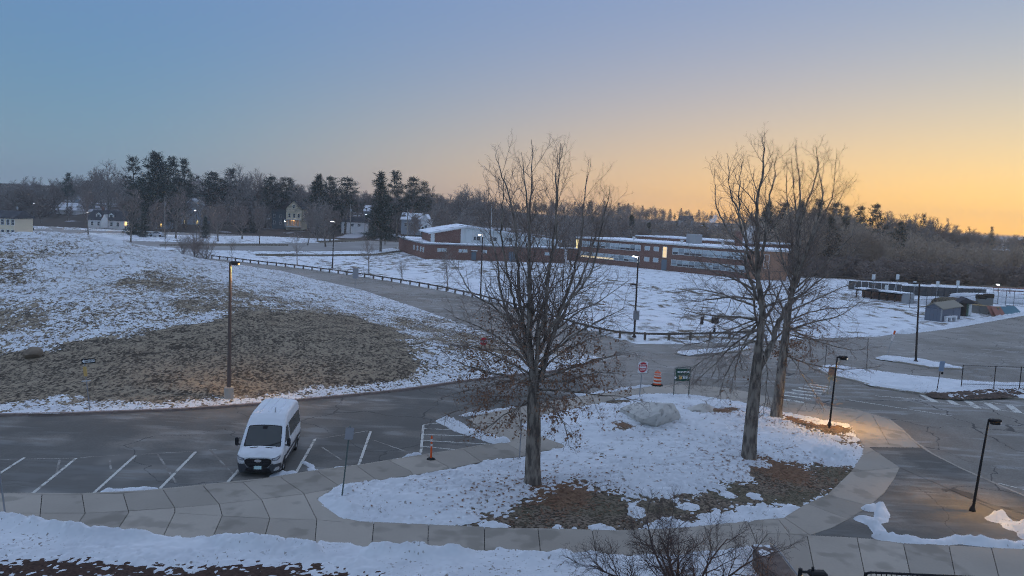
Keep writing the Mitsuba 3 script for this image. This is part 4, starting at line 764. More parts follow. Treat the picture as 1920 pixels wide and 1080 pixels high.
def tuft_cloud(c, ax, g, n, L, w):
    """Sprays of needles: thin triangles leaving their branch in all directions."""
    c = np.repeat(c, n, 0); ax = np.repeat(ax, n, 0); m = len(c)
    d = ax * .9 + g.normal(0, .75, (m, 3)); d /= np.linalg.norm(d, axis=1, keepdims=True); e = np.cross(d, g.normal(0, 1, (m, 3))); e /= np.linalg.norm(e, axis=1, keepdims=True) + 1e-9
    l = L * g.uniform(.6, 1.3, (m, 1)); q = c + g.normal(0, L * .25, (m, 3))
    v = np.stack([q - e * w, q + e * w, q + d * l], 1).reshape(-1, 3)
    return v, np.arange(m * 3).reshape(-1, 3)
def conifer(seed, H, shape_, W, bare, whorls, per, tufts, L):
    """shape_ 'pine': flat ragged plates of foliage; 'spruce': a dense cone of drooping boughs."""
    g = np.random.default_rng(seed); r0 = H * .014
    tp = path([0, 0, -.3], [0, 0, 1], H * .99, 9, g, .012, .05); tr = [(tp, np.linspace(r0, .03, 9))]; br, C, A = [], [], []
    for i in range(whorls):
        t = bare + (1 - bare) * (i + g.uniform(0, .7)) / whorls; z = t * H
        if shape_ == 'pine': reach = W * (1 - ((t - bare) / (1.02 - bare)) ** 1.8) * g.uniform(.5, 1.15) + .5
        else: reach = W * (1 - (t - bare) / (1 - bare)) ** .85 * g.uniform(.8, 1.1) + .2
        a0 = g.uniform(0, 6.28)
        for j in range(per):
            a = a0 + 6.28 * j / per + g.normal(0, .25); l = reach * g.uniform(.6, 1.1)
            if shape_ == 'pine' and g.random() < .18: continue
            slope = (.28 + .3 * t) if shape_ == 'pine' else (-.22 + .35 * t)
            p0 = np.array([np.interp(z, tp[:, 2], tp[:, 0]), np.interp(z, tp[:, 2], tp[:, 1]), z])
            p = path(p0, [math.cos(a), math.sin(a), slope], l, 6, g, .07, .04 if shape_ == 'pine' else .03); br.append((p, np.linspace(.06, .02, 6)))
            k = max(2, int(l / (L * .8))); s = g.uniform(.25 if shape_ == 'pine' else .1, 1, k) * 5; i0 = np.minimum(s.astype(int), 4); f = (s - i0)[:, None]
            C.append(p[i0] * (1 - f) + p[i0 + 1] * f + g.normal(0, .18 * L, (k, 3))); A.append((p[i0 + 1] - p[i0]) / (np.linalg.norm(p[i0 + 1] - p[i0], axis=1, keepdims=True)))
    top = np.array([tp[-1]]); C.append(np.repeat(top, 3, 0) - g.uniform(0, 1, (3, 1)) * [0, 0, 1.2]); A.append(np.repeat([[0, 0, 1.0]], 3, 0))
    return cat([tubes(tr, 7), tubes(br, 3)]), tuft_cloud(np.vstack(C), np.vstack(A), g, tufts, L, L * .11)
KIND = {}
def kind(name, trunk, crown, tm, cm):
    scene['kind_' + name] = {'type': 'shapegroup', 'trunk': shape(trunk, tm, smooth=True), 'crown': shape(crown, cm)}
    v = np.vstack([trunk[0], crown[0]]); KIND[name] = v[:, 2].max()
kind('bare_a', *bare_tree(1, 18, 1.0, 4.5, 9, 1.15, .034), 'bark', 'twig_brown')
kind('bare_b', *bare_tree(2, 18, 1.25, 3.5, 10, 1.15, .034), 'bark', 'twig_grey')
kind('bare_c', *bare_tree(3, 18, .85, 5.5, 9, 1.15, .034, .16), 'bark', 'twig_brown')
kind('bare_d', *bare_tree(4, 18, 1.1, 2.5, 11, 1.15, .034, .06), 'bark', 'twig_brown')
kind('young', *bare_tree(5, 7, .9, 1.6, 8, .8, .012, .12, .10), 'bark', 'twig')
kind('young_b', *bare_tree(6, 7, 1.0, 1.4, 9, .8, .012, .08, .11), 'bark', 'twig_grey')
kind('thicket', *bare_tree(7, 5.5, 1.15, .4, 7, .75, .016, .05, .09, stems=7), 'bark', 'twig_brown')
kind('brush', *bare_tree(8, 5.5, 1.3, .3, 9, 1.0, .05, .05, .09, stems=6, last=2), 'bark', 'twig_brown')
kind('pine_a', *conifer(11, 24, 'pine', 4.6, .30, 17, 5, 9, 1.0), 'bark', 'needles')
kind('pine_b', *conifer(12, 24, 'pine', 5.6, .38, 15, 5, 9, 1.1), 'bark', 'needles')
kind('pine_c', *conifer(13, 24, 'pine', 3.8, .45, 12, 5, 9, .95), 'bark', 'needles')
kind('pine_full', *conifer(14, 27, 'pine', 7.6, .10, 26, 7, 11, 1.2), 'bark', 'needles')
kind('spruce_a', *conifer(15, 22, 'spruce', 5.4, .08, 30, 9, 9, 1.0), 'bark', 'needles')
kind('spruce_open', *conifer(17, 22, 'spruce', 4.6, .17, 24, 7, 7, 1.0), 'bark', 'needles')
kind('spruce_b', *conifer(16, 18, 'spruce', 3.4, .04, 26, 8, 8, .8), 'bark', 'needles')
for _i, (_sp, _th, _nl, _up) in enumerate(((1.1, 2.2, 10, .10), (1.3, 1.6, 11, .07), (.95, 3.0, 10, .15), (1.15, 1.2, 12, .05))):
    kind(f'mass_{"abcd"[_i]}', *bare_tree(31 + _i, 18, _sp, _th, _nl, 1.3, .060, _up, last=2), 'bark', 'twig_brown' if _i % 2 == 0 else 'twig_grey')
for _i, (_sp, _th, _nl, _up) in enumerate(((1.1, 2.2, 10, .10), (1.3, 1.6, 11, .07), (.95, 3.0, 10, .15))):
    kind(f'tan_{"abc"[_i]}', *bare_tree(41 + _i, 18, _sp, _th, _nl, 1.3, .060, _up, last=2), 'twig_grey', 'twig_sunglow')  # right-wood kinds, sunrise glow painted into their crown colour
def put(key, kd, x, y, z, s, rz, sxy=1.0):
    scene[key] = {'type': 'instance', 'g': {'type': 'ref', 'id': 'kind_' + kd}, 'to_world': T().translate([float(x), float(y), float(z)]).rotate([0, 0, 1], float(rz)).scale([float(s * sxy), float(s * sxy), float(s)])}

# ---------------------------------------------------------------- leaves blown over the snow
_g = np.random.default_rng(8); _c = []
for px, py, n_, sd in ((1010, 930, 500, 1.6), (1080, 915, 250, 2.2), (1440, 880, 420, 1.7), (1500, 880, 250, 2.0), (1470, 790, 260, 1.8), (1350, 775, 120, 1.0), (1000, 880, 120, 3.0), (1300, 850, 220, 3.6), (1150, 780, 160, 2.4), (900, 940, 120, 2.4)):
    _c.append(G(px, py, .3)[:2] + _g.normal(0, sd, (n_, 2)))
_c = np.vstack(_c); _c = _c[inside_distance(island_poly, _c) > .1]; _z = np.maximum(island_snow_z(_c)[0], island_soil_z(_c)) + .015
_a = _g.uniform(0, 6.28, len(_c)); _s = _g.uniform(.05, .10, len(_c)); _t = _g.uniform(-.03, .05, (len(_c), 4))
_v = np.stack([np.column_stack([_c[:, 0] + _s * k * np.cos(_a + o), _c[:, 1] + _s * k * np.sin(_a + o), _z + np.abs(_t[:, i])]) for i, (o, k) in enumerate(((0, 1), (1.57, .5), (3.14, 1), (4.71, .5)))], 1).reshape(-1, 3)
_b = np.arange(len(_c))[:, None] * 4
struct('fallen_leaves', (_v, np.vstack([_b + [0, 1, 2], _b + [0, 2, 3]])), 'dry_leaf', kind='stuff', label='dry brown oak leaves scattered over the snow of the tree island')
# ================================================================ background trees, each put where its crown shows
def tree(name, kd, px, ytop, D, label, cat_='tree', group=None, sxy=1.0, z=None):
    q = at_depth(px, ytop, D); zb = float(far_z(q[0], q[1])) if z is None else z
    s = (q[2] - zb) / KIND[kd]; k = thing(name, label, cat_, group); put(k, kd, q[0], q[1], zb - .1, s, (px * 37.7 + D) % 360, sxy); return k
GLOW_KINDS = ['tan_a', 'tan_b', 'tan_c']
tg = np.random.default_rng(77)
BARE = ['mass_a', 'mass_b', 'mass_c', 'mass_d']
# skyline conifers on the left, left to right
for px, yt, D, kd, lab, sx in [(125, 321, 345, 'pine_c', 'small pine poking above the bare trees, leftmost conifer of the skyline', 1.0), (256, 289, 300, 'pine_c', 'slim pine just left of the tallest dark pine', 1.1), (298, 280, 285, 'pine_full', 'tallest and widest dark pine on the left skyline', 1.25), (328, 291, 300, 'pine_a', 'pine close against the right side of the tallest pine', 1.0),
                               (350, 293, 305, 'pine_c', 'slim ragged pine right of the tallest pine', 1.1), (398, 318, 330, 'pine_b', 'dark round pine standing left of a bare crown', 1.3), (428, 313, 335, 'pine_a', 'broad dark pine with rusty crown left of centre', 1.3), (510, 326, 325, 'pine_b', 'leftmost pine of the row above the porch house', 1.0), (528, 328, 330, 'pine_c', 'middle pine of the row above the porch house', 1.0),
                               (546, 331, 335, 'pine_a', 'rightmost pine of the row above the porch house', 1.0), (597, 323, 315, 'pine_full', 'dense pine with a flat side above the grey snowy-roofed house', .9), (619, 326, 320, 'pine_b', 'pine with open plates of foliage, right of the dense pine', 1.0), (650, 328, 320, 'pine_b', 'umbrella shaped pine standing apart on the skyline', 1.25), (748, 318, 310, 'pine_a', 'leggy pine directly right of the pointed spruce', 1.1),
                               (775, 327, 315, 'pine_b', 'second pine right of the pointed spruce', 1.0), (800, 336, 325, 'pine_c', 'thin pine at the right end of the skyline pines', 1.0)]: tree('pine_tree', kd, px, yt, D, lab, 'tree', None, sx * 1.3)
tree('spruce_tree', 'spruce_open', 718, 315, 219, 'large pointed spruce with drooping boughs beside the far street', sxy=1.25, z=-.05)
for px, yt, D, lab in [(250, 372, 250, 'dark evergreen in front of the white dormer house'), (268, 388, 240, 'low dark evergreen right of the white dormer house'), (640, 392, 330, 'small dark evergreen left of the ranch house'), (815, 398, 330, 'dark evergreen behind the gym roof'), (1187, 401, 300, 'lone conical evergreen in front of the wooded hill'), (1218, 415, 300, 'short conical evergreen behind the classroom block'), (385, 405, 250, 'low evergreen beside the lamp on the avenue'), (455, 398, 300, 'evergreen hedge tree below the bare trees left of the porch house'),
                       (474, 404, 300, 'evergreen hedge tree nearest the porch house'), (792, 424, 262, 'round evergreen left of the gym'), (1560, 400, 215, 'dark evergreen seen through the far island oak')]: tree('evergreen_tree', 'spruce_b', px, yt, D, lab, sxy=1.3)
# bare trees that stand out
for px, yt, D, kd, lab, sx in [(208, 297, 300, 'bare_b', 'big pale bare tree with spreading crown left of the tall pines', 1.25), (165, 345, 240, 'bare_c', 'bare tree with pruned pale trunk left of the dormer house', .8), (245, 350, 205, 'bare_a', 'bare street tree standing on the snowy verge below the dormer house', .9), (450, 306, 330, 'bare_b', 'tall bare tree left of the porch house', 1.1), (482, 311, 330, 'bare_c', 'narrow bare tree beside the porch house pines', 1.0), (488, 372, 225, 'bare_a', 'bare street tree on the verge left of the porch house', .7),
                               (613, 368, 230, 'bare_b', 'bare tree with thick dark trunk by the avenue lamp', 1.0), (578, 372, 235, 'bare_c', 'bare tree on the verge right of the porch house', .8), (410, 358, 235, 'bare_d', 'bare tree behind the mound thicket', 1.1), (330, 345, 240, 'bare_a', 'bare tree right of the lone utility pole', 1.0), (885, 343, 360, 'bare_b', 'rounded bare tree on the skyline above the gym roof', 1.2), (910, 352, 370, 'bare_a', 'bare tree on the skyline right of the rounded one', 1.1), (862, 352, 350, 'bare_c', 'bare tree on the skyline above the gym apex', 1.1)]:
    tree('bare_tree', kd, px, yt, D, lab, 'tree', None, sx)
# bare trees massed behind the houses: nothing tells them apart
prof = lambda x: np.interp(x, [-60, 0, 100, 150, 210, 250, 400, 460, 560, 680, 820, 900, 960], [330, 328, 330, 318, 312, 325, 322, 318, 328, 345, 345, 352, 372])
for i, x in enumerate(np.arange(-45, 960, 11.5)):
    tree('bare_tree', BARE[i % 4], x + tg.uniform(-6, 6), prof(x) + tg.uniform(0, 18), tg.uniform(325, 420), 'bare brown tree massed behind the houses on the left', 'tree', 'bare trees massed behind the far houses', 1.15)
CLEAR = ((100, 112), (158, 240), (500, 572), (640, 690))
for i, x in enumerate(np.arange(-30, 900, 27.0)):
    if any(a < x < b for a, b in CLEAR): continue
    tree('bare_tree', BARE[(i * 3) % 4], x + tg.uniform(-7, 7), prof(x) + tg.uniform(38, 60), tg.uniform(245, 318) if x > 240 else tg.uniform(300, 320), 'smaller bare tree growing between the houses on the left', 'tree', 'smaller bare trees between the far houses', 1.25)
# the right-hand wood: trees of its near edge
rp = lambda x: np.interp(x, [1340, 1400, 1435, 1500, 1600, 1640, 1700, 1800, 1880, 1990], [425, 405, 378, 376, 386, 412, 424, 438, 447, 455])
for px, yt, D, kd, lab, sx in [(1440, 371, 235, 'pine_full', 'dark pine behind the right end of the classroom block', .9), (1475, 374, 240, 'pine_b', 'second dark pine of the right wood, seen through the middle oak', 1.2), (1505, 372, 238, 'pine_full', 'third dark pine of the right wood, seen through the far oak', .8), (1540, 370, 240, 'pine_a', 'fourth dark pine of the right wood', 1.3), (1572, 374, 242, 'pine_b', 'dark pine at the right edge of the far oak crown', 1.1), (1592, 382, 240, 'pine_c', 'small dark pine beyond the far oak crown', 1.2),
                               (1617, 381, 260, 'pine_b', 'left one of two pines standing clear against the sunrise', .9), (1646, 377, 262, 'pine_b', 'right one of two pines standing clear against the sunrise', 1.0), (1730, 397, 300, 'pine_c', 'lone pine among bare crowns against the orange sky', .9), (1862, 424, 420, 'pine_a', 'tiny far pine on the orange horizon at the right', .8), (1690, 412, 235, 'pine_b', 'dark pine inside the right wood below the skyline', 1.1), (1590, 405, 215, 'pine_a', 'dark pine low in the right wood behind the dugout', 1.2)]: tree('pine_tree', kd, px, yt, D, lab, 'tree', None, sx)
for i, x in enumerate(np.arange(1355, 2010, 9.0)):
    tree('wood_tree', GLOW_KINDS[i % 3], x + tg.uniform(-4, 4), rp(x) + tg.uniform(4, 34), tg.uniform(196, 240), 'bare brown tree on the near edge of the wood at the right', 'tree', 'bare trees along the edge of the right wood', 1.1)
for i, x in enumerate(np.arange(1655, 1850, 9.0)):
    tree('crown_tree', BARE[(i + 1) % 4], x + tg.uniform(-3, 3), np.interp(x, [1655, 1700, 1760, 1850], [392, 396, 406, 432]) + tg.uniform(-2, 8), tg.uniform(285, 320), 'thin bare tree standing against the sunrise above the right wood', 'tree', 'bare crowns against the sunrise', 1.0)
# far-off wood that reads as one mass
n = 0
def wood(px, yt, D, kd, sx=1.2):
    global n
    n += 1; q = at_depth(px, yt, D); zb = float(far_z(q[0], q[1])); put(f'far_wood__{n:03d}', kd, q[0], q[1], zb - .2, max((q[2] - zb), 5) / KIND[kd], n * 71 % 360, sx)
labels['far_wood'] = {'kind': 'stuff', 'label': 'far-off bare wood covering the hill and filling the right wood'}
cp = lambda x: np.interp(x, [600, 760, 860, 960, 1010, 1100, 1180, 1250, 1330, 1400, 1480], [380, 378, 378, 376, 374, 374, 376, 388, 393, 397, 400])
for i in range(330):
    x = 640 + 840 * ((i * .618034) % 1); D = 430 + 230 * (i / 330); wood(x, cp(x) + (640 - D) * .13 + tg.uniform(0, 12), D, BARE[i % 4] if i % 9 else 'pine_a', 1.35)
for i in range(60): x = 700 + 760 * i / 60 + tg.uniform(-5, 5); wood(x, cp(x) + tg.uniform(-1, 5), tg.uniform(640, 690), ['pine_a', 'bare_b', 'pine_c', 'bare_a'][i % 4], 1.2)
for i in range(130): x = 1340 + 680 * ((i * .618034) % 1); wood(x, rp(x) + tg.uniform(2, 26), tg.uniform(240, 300), GLOW_KINDS[i % 3], 1.2)
for i in range(70): x = -60 + 1000 * ((i * .618034) % 1); wood(x, prof(x) + tg.uniform(12, 34), tg.uniform(410, 470), BARE[i % 4], 1.3)
for i in range(60): x = 1700 + 330 * ((i * .618034) % 1); wood(x, np.interp(x, [1700, 1900, 2030], [424, 438, 443]) + tg.uniform(0, 7), tg.uniform(420, 620), BARE[i % 4], 1.3)
for i in range(60): x = 1040 + 420 * ((i * .618034) % 1); wood(x, cp(x) + tg.uniform(25, 48), tg.uniform(255, 330), BARE[i % 4], 1.2)
for i in range(60): x = -420 + 370 * ((i * .618034) % 1); wood(x, 330 + tg.uniform(0, 26), tg.uniform(260, 420), BARE[i % 4] if i % 5 else 'pine_b', 1.3)
for i in range(90): x = 1420 + 600 * ((i * .618034) % 1); q = at_depth(x, 520, tg.uniform(188, 205)); n += 1; put(f'far_wood__{n:03d}', 'brush', q[0], q[1], -.1, tg.uniform(.45, .85), i * 71 % 360, 1.3)
for i in range(70):
    x = -40 + 900 * ((i * .618034) % 1)
    if any(a - 8 < x < b + 8 for a, b in CLEAR + ((100, 165), (585, 615))): continue
    q = at_depth(x, 420, tg.uniform(335, 360)); n += 1; put(f'far_wood__{n:03d}', 'brush', q[0], q[1], float(far_z(q[0], q[1])) - .1, tg.uniform(.9, 1.5), i * 71 % 360, 1.4)
# young trees along the rail and the thicket on the mound's back
def planted(name, kd, pxb, pyb, yt, lab, cat_='tree', sxy=1.0):
    b = G(pxb, pyb, -.05); top = at_depth(pxb, yt, b[1]); k = thing(name, lab, cat_); put(k, kd, b[0], b[1], -.05, (top[2] + .05) / KIND[kd], pxb * 13 % 360, sxy); return k
for a in [('young_tree', 'young', 435, 492, 445, 'small bare young tree by the road behind the mound'), ('young_tree', 'young_b', 558, 497, 430, 'bare young tree behind the rail, right of the mound'), ('young_tree', 'young', 692, 513, 440, 'bare young tree behind the rail with a full fan of branches'), ('young_tree', 'young_b', 840, 545, 462, 'bare young tree behind the rail in front of the gym'), ('young_tree', 'young', 310, 466, 420, 'thin young tree left of the thicket')]: planted(*a)
planted('crab_tree', 'young_b', 755, 526, 484, 'low bushy crab tree behind the rail', 'tree', 1.5)
for x, s, l in ((366, 484, 'large leafless thicket on the back of the mound, middle clump'), (342, 478, 'leafless thicket on the back of the mound, left clump'), (388, 486, 'leafless thicket on the back of the mound, right clump')): planted('thicket', 'thicket', x, s, 432 if x == 366 else 440, l, 'bush', 1.15)
# ================================================================ lamps, signs, the rail and other street furniture
mat('pole_bronze', (.055, .045, .042), .5, .3); mat('pole_brown', (.15, .11, .095), .6); mat('pole_black', (.014, .014, .016), .45, .2); mat('pole_rust', (.22, .12, .075), .6); mat('steel', (.32, .33, .35), .45, .6); mat('post_green', (.10, .13, .12), .6)
mat('wood_post', lambda p, n, uv: mix((.085, .068, .055), (.17, .14, .115), fbm(p.x * 6, p.y * 6, p.z * 1.5, 3)), .9)
mat('wood_pale', (.42, .36, .24), .85); mat('sign_white', (.78, .78, .78), .5); mat('sign_red', (.50, .030, .045), .5); mat('sign_black', (.012, .012, .014), .5); mat('sign_green', (.018, .075, .05), .5); mat('sign_yellow', (.72, .46, .16), .5); mat('sign_back', (.34, .34, .36), .5, .4); mat('sign_blue', (.30, .38, .50), .5)
mat('orange_plastic', (.80, .12, .03), .55); mat('reflective_white', (.78, .70, .66), .5); mat('rubber', (.018, .018, .018), .8)
mat('stone', lambda p, n, uv: mix(mix((.42, .40, .37), (.70, .67, .61), fbm(p.x * 1.7, p.y * 1.7, p.z * 1.7, 4)), (.16, .15, .13), smoothstep(.55, .72, fbm(p.x * 3, p.y * 3, p.z * 3, 4)) * .5), .95, bump=lambda p, n, uv: fbm(p.x * 6, p.y * 6, p.z * 6, 3) * .06)
WARM, COOL = np.array([1.0, .53, .08]), np.array([1.0, .80, .92])
def lamp(name, label, base, top, arm, D=None, bz=0.0, r=.085, m='pole_bronze', mh='pole_bronze', lens=None, power=0, pedestal=None, double=False, head=(.62, .34), group=None, straight=False, weight=.3, lt=.09, soft=False):
    """A pole from base pixel to top pixel; arm: pixels the head reaches sideways (+ right); power: candela of the lens."""
    b = G(*base, bz) if D is None else at_depth(base[0], base[1], D)
    t = at_depth(top[0], top[1], b[1])
    if straight: t[0] = b[0]
    k = thing(name, label, 'street lamp', group); px_m = F / b[1] * 1.0
    part(k, 'pole', tube([b - [0, 0, .2], b + (t - b) * .5, t], [r, r * .82, r * .62], 12), m, smooth=40)
    part(k, 'base_plate', lathe([(.01, .0), (r * 2.1, .0), (r * 2.1, .05), (r * 1.5, .16), (r * 1.02, .22)], 14, b), mh)
    if pedestal: part(k, 'pedestal', lathe([(pedestal[0] * 1.04, -.3), (pedestal[0], pedestal[1] - .04), (pedestal[0] - .04, pedestal[1]), (.01, pedestal[1])], 20, b), 'concrete_plain', smooth=40)
    for s in ((1, -1) if double else (1,)):
        L = arm * s / px_m; d = np.sign(L); h = t + np.array([L, 0, -.02])
        part(k, 'arm', rod(t - [0, 0, .06], h - np.array([d * head[0] * .4, 0, .04]), .035, 8), mh)
        part(k, 'head', cbox(h + [0, 0, .0], (head[0], head[1], .13), 0, .04), mh)
        if soft:
            a = head[0] * .6 * head[1] * .7; part(k, 'lens', glow(box(h + np.array([d * .03, 0, -.068]), (head[0] * .6, head[1] * .7, .012)), np.array(lens) * power / a, weight), None)
            sx_, sy_ = head[0] * .33, head[1] * .39; c_ = h + np.array([d * .015, 0, -.115]); part(k, 'shield', cat([box(c_ + [a_ * sx_, 0, 0], (.012, sy_ * 2 + .01, .11)) for a_ in (-1, 1)] + [box(c_ + [0, a_ * sy_, 0], (sx_ * 2 - .014, .012, .11)) for a_ in (-1, 1)]), mh)
            part(k, 'lens_rim', glow(cbox(h + np.array([d * head[0] * .44, 0, -.085]), (.09, head[1] * .6, .05), 0, .015), soft, .02), None)
        elif lens is not None:
            lm = cbox(h + np.array([d * .04, 0, -.06 - lt / 2]), (head[0] * .62, head[1] * .72, lt), 0, .01); a = head[0] * .62 * head[1] * .72
            part(k, 'lens', glow(lm, np.array(lens) * power / a, weight), None)
    return k, b, t
lamp('street_lamp', 'tall brown lamp post with warm light on, at the foot of the mound', (429, 741), (432, 491), 9, bz=.4, r=.12, m='pole_brown', pedestal=(.27, .5), lens=WARM, power=60, weight=5, head=(.5, .26), soft=(2.2, 1.25, .42))
_, b, t = lamp('street_lamp', 'lit lamp post carrying a small sign, by the rail below the classroom block', (1189, 632), (1197, 479), -7, r=.11, m='pole_bronze', lens=COOL, power=60)
k = 'street_lamp_001'; q = at_depth(1193, 591, b[1] - .14); part(k, 'sign_panel', cbox(q, (.62, .03, .95), 0, .005), 'sign_back'); q = at_depth(1193, 534, b[1]); part(k, 'bracket_box', cbox(q + [-.25, 0, 0], (.6, .25, .16), 0, .02), 'pole_black')
lamp('street_lamp', 'lit lamp post behind the rail in front of the gym', (901, 553), (905, 439), -5, r=.11, m='pole_bronze', lens=COOL, power=70)
lamp('street_lamp', 'lit lamp post behind the rail left of the gym, beside the young trees', (623, 503), (627, 414), -4, r=.12, m='pole_bronze', lens=COOL, power=90)
lamp('street_lamp', 'unlit lamp post with two heads on the narrow parking lot island', (1717, 679), (1724, 531), 13, bz=.13, r=.10, m='pole_bronze', double=True, head=(.75, .35))
_, lA, _ = lamp('plaza_lamp', 'short black lamp post standing on the asphalt plaza at the right', (1823, 958), (1854, 787), 12, bz=.13, r=.06, m='pole_black', mh='pole_black', lens=WARM, power=46, weight=7, head=(.5, .24), soft=(.10, .08, .06))
lamp('plaza_lamp', 'short black lamp post at the right tip of the tree island', (1555, 798), (1570, 668.5), 11, bz=.25, r=.06, m='pole_black', mh='pole_black', lens=WARM, power=75, weight=8, head=(.5, .24), soft=(1.2, 1.1, .95))
D_ = 18.9; tp = at_depth(1501, 1066, D_); kC = thing('plaza_lamp', 'black lamp head just peeping in at the bottom edge, near the stone wall end', 'street lamp')
part(kC, 'pole', tube([[tp[0], D_, .1], [tp[0], D_, 2], tp], [.06, .055, .05], 12), 'pole_black', smooth=40); part(kC, 'arm', rod(tp - [0, 0, .08], tp + [.3, 0, -.09], .035), 'pole_black'); part(kC, 'head', cbox(tp + [.42, 0, -.11], (.46, .26, .14), 0, .05), 'pole_black'); part(kC, 'sensor', lathe([(.035, -.05), (.035, .05), (.01, .06)], 10, tp + [.30, 0, -.0]), 'pole_black'); part(kC, 'lens', glow(cbox(tp + [.44, 0, -.19], (.3, .18, .03), 0, .01), WARM * 300, 3), None); part(kC, 'base_plate', lathe([(.12, 0), (.12, .05), (.06, .2)], 12, (tp[0], D_, .12)), 'pole_black')
for x, y, D, arm, pw, c, lab in [(61, 381, 260, 3, 80, COOL, 'lit avenue lamp near the left edge'), (161, 398, 255, 2, 70, WARM, 'lit avenue lamp left of the white dormer house'), (369, 394, 232, -3, 190, COOL, 'bright lit avenue lamp above the mound thicket'), (685, 402, 300, 2, 90, COOL, 'lit avenue lamp beside the large spruce'), (305, 397, 262, -2, 90, np.array([1, .75, .25]), 'lit avenue lamp beside the lone utility pole'), (536, 414, 300, -2, 40, COOL, 'low lamp in the yard of the porch house')]:
    t_ = at_depth(x, y, D); lamp('avenue_lamp', lab, tuple(proj([t_[0], D, -.1])), (x, y), arm, D=D, r=.10, lens=c, power=pw, m='wood_post', head=(.8, .4))
t_ = at_depth(1872, 533, 172); lamp('floodlight', 'very bright white floodlight by the ball field at the right edge', tuple(proj([t_[0], 172, 0])), (1872, 533), -1, D=172, r=.1, lens=(1, .93, .9), power=700, head=(.8, .5))
# ---------------------------------------------------------------- utility poles and wires
def utility(label, x, yb, yt, D, cross=True, m='wood_post'):
    b, t = at_depth(x, yb, D), at_depth(x, yt, D); k = thing('utility_pole', label, 'utility pole'); part(k, 'pole', rod(b, t, .17, 8, .12), m)
    if cross: part(k, 'crossarm', box(t - [0, 0, .7], (2.4, .14, .16)), 'wood_post'); part(k, 'transformer', lathe([(.01, .9), (.24, .88), (.24, 0), (.01, 0)], 10, t - [-.3, .1, 2.4]), 'grey_trim')
    return t
mat('pole_wood_pale', (.33, .29, .25), .9)
tops = [utility('lone wooden utility pole above the mound crest', 309, 445, 370, 240, m='pole_wood_pale'), utility('leaning wooden utility pole in front of the ranch house', 657, 438, 383, 262, m='pole_wood_pale'), utility('wooden utility pole left of the gym', 764, 443, 390, 250, m='pole_wood_pale'), utility('thin wooden utility pole right of the gym apex', 866, 440, 398, 290, cross=False, m='pole_wood_pale'), utility('wooden utility pole near the left edge', 31, 436, 378, 250)]
pole_f = at_depth(922, 445, 255); tf = at_depth(922, 384, 255); single('flagpole', rod([pole_f[0], 255, 0], tf, .10, 8, .06), 'sign_white', 'slender white flagpole rising behind the gym roof', 'flagpole')
def wire(a, b, sag, label): a, b = np.array(a), np.array(b); t = np.linspace(0, 1, 14)[:, None]; p = a + (b - a) * t; p[:, 2] -= sag * 4 * t[:, 0] * (1 - t[:, 0]); return tube(p, .03, 4)
for o in (-.3, -1.2):
    for a, b, l in ((tops[4], tops[0], 'wire between the left-edge pole and the lone pole'), (tops[0], tops[1], 'wire between the lone pole and the leaning pole'), (tops[1], tops[2], 'wire between the leaning pole and the pole by the gym')):
        single('power_wire', wire(a + [0, 0, o], b + [0, 0, o], 1.2, ''), 'rubber', ('upper ' if o == -.3 else 'lower ') + l, 'wire')
# ---------------------------------------------------------------- the wooden guard rail
RAIL = [(396, 485), (440, 490), (480, 495), (560, 504), (650, 516), (760, 533), (850, 550), (950, 575), (1050, 606), (1110, 624), (1160, 634), (1195, 637), (1250, 638), (1300, 637), (1355, 635), (1404, 633)]
rl = resample(smooth_line(G2(RAIL) + [0, .35], 8), 2.6); rail = thing('guard_rail', 'low dark wooden guard rail with posts along the far side of the access road', 'guard rail')
for i, q in enumerate(rl):
    tw = math.atan2(*(rl[min(i + 1, len(rl) - 1)] - rl[max(i - 1, 0)])[::-1]); part(rail, 'post', cbox((q[0], q[1], .32), (.2, .2, .84), tw, .02), 'wood_post')
    if i: a, b = rl[i - 1], q; d = b - a; L = np.linalg.norm(d); c = (a + b) / 2; n = np.array([d[1], -d[0]]) / L * .14; part(rail, 'beam', cbox((c[0] + n[0], c[1] + n[1], .60), (L - .012, .09, .2), math.atan2(d[1], d[0]), .012), 'wood_post')
# ---------------------------------------------------------------- signs
def tilt_frame(b, t, yaw):
    """Axes of a panel at the top of a post that may lean; yaw 0 faces the camera's side."""
    u = unit(t - b); n = np.array([math.sin(yaw), -math.cos(yaw), 0]); n = unit(n - u * (n @ u)); return np.cross(u, n), n, u
def place2(m, o, fr):
    r, n, u = fr; v = np.asarray(m[0]); return o + np.outer(v[:, 0], r) + np.outer(v[:, 1], u) + np.outer(v[:, 2], n), m[1]
def text(s, h, cx, cy, z, bold=True):
    t = meshkit.text_mesh(s, h, .004, bold); v = np.array(t.vertices); v[:, 0] += cx - (v[:, 0].min() + v[:, 0].max()) / 2; v[:, 1] += cy - h / 2; v[:, 2] += z; return v, np.array(t.faces)
def rect(w, h, z0, d, cx=0, cy=0, r=.04): return (lambda e: (e[0] + [0, 0, z0], e[1]))(extrude(sg.box(cx - w / 2 + r, cy - h / 2 + r, cx + w / 2 - r, cy + h / 2 - r).buffer(r, 4), d))
def disc(rad, z0, d, cx=0, cy=0, sx=1): a = np.arange(28) * 2 * np.pi / 28; return (lambda e: (e[0] + [0, 0, z0], e[1]))(extrude(P(np.stack([cx + rad * sx * np.cos(a), cy + rad * np.sin(a)], 1)), d))
def post_sign(label, base, top, bz=0.0, yaw=0.0, r=.03, m='steel', name='road_sign', D=None):
    b = G(*base, bz) if D is None else at_depth(*base, D); t = at_depth(*top, b[1]); k = thing(name, label, 'sign'); part(k, 'post', rod(b - [0, 0, .15], t, r, 8), m); return k, b, t, tilt_frame(b, t, yaw)
k, b, t, fr = post_sign('round red do not enter sign on a white plate, beside the orange drum', (1199, 739), (1206, 678), .25, .45)
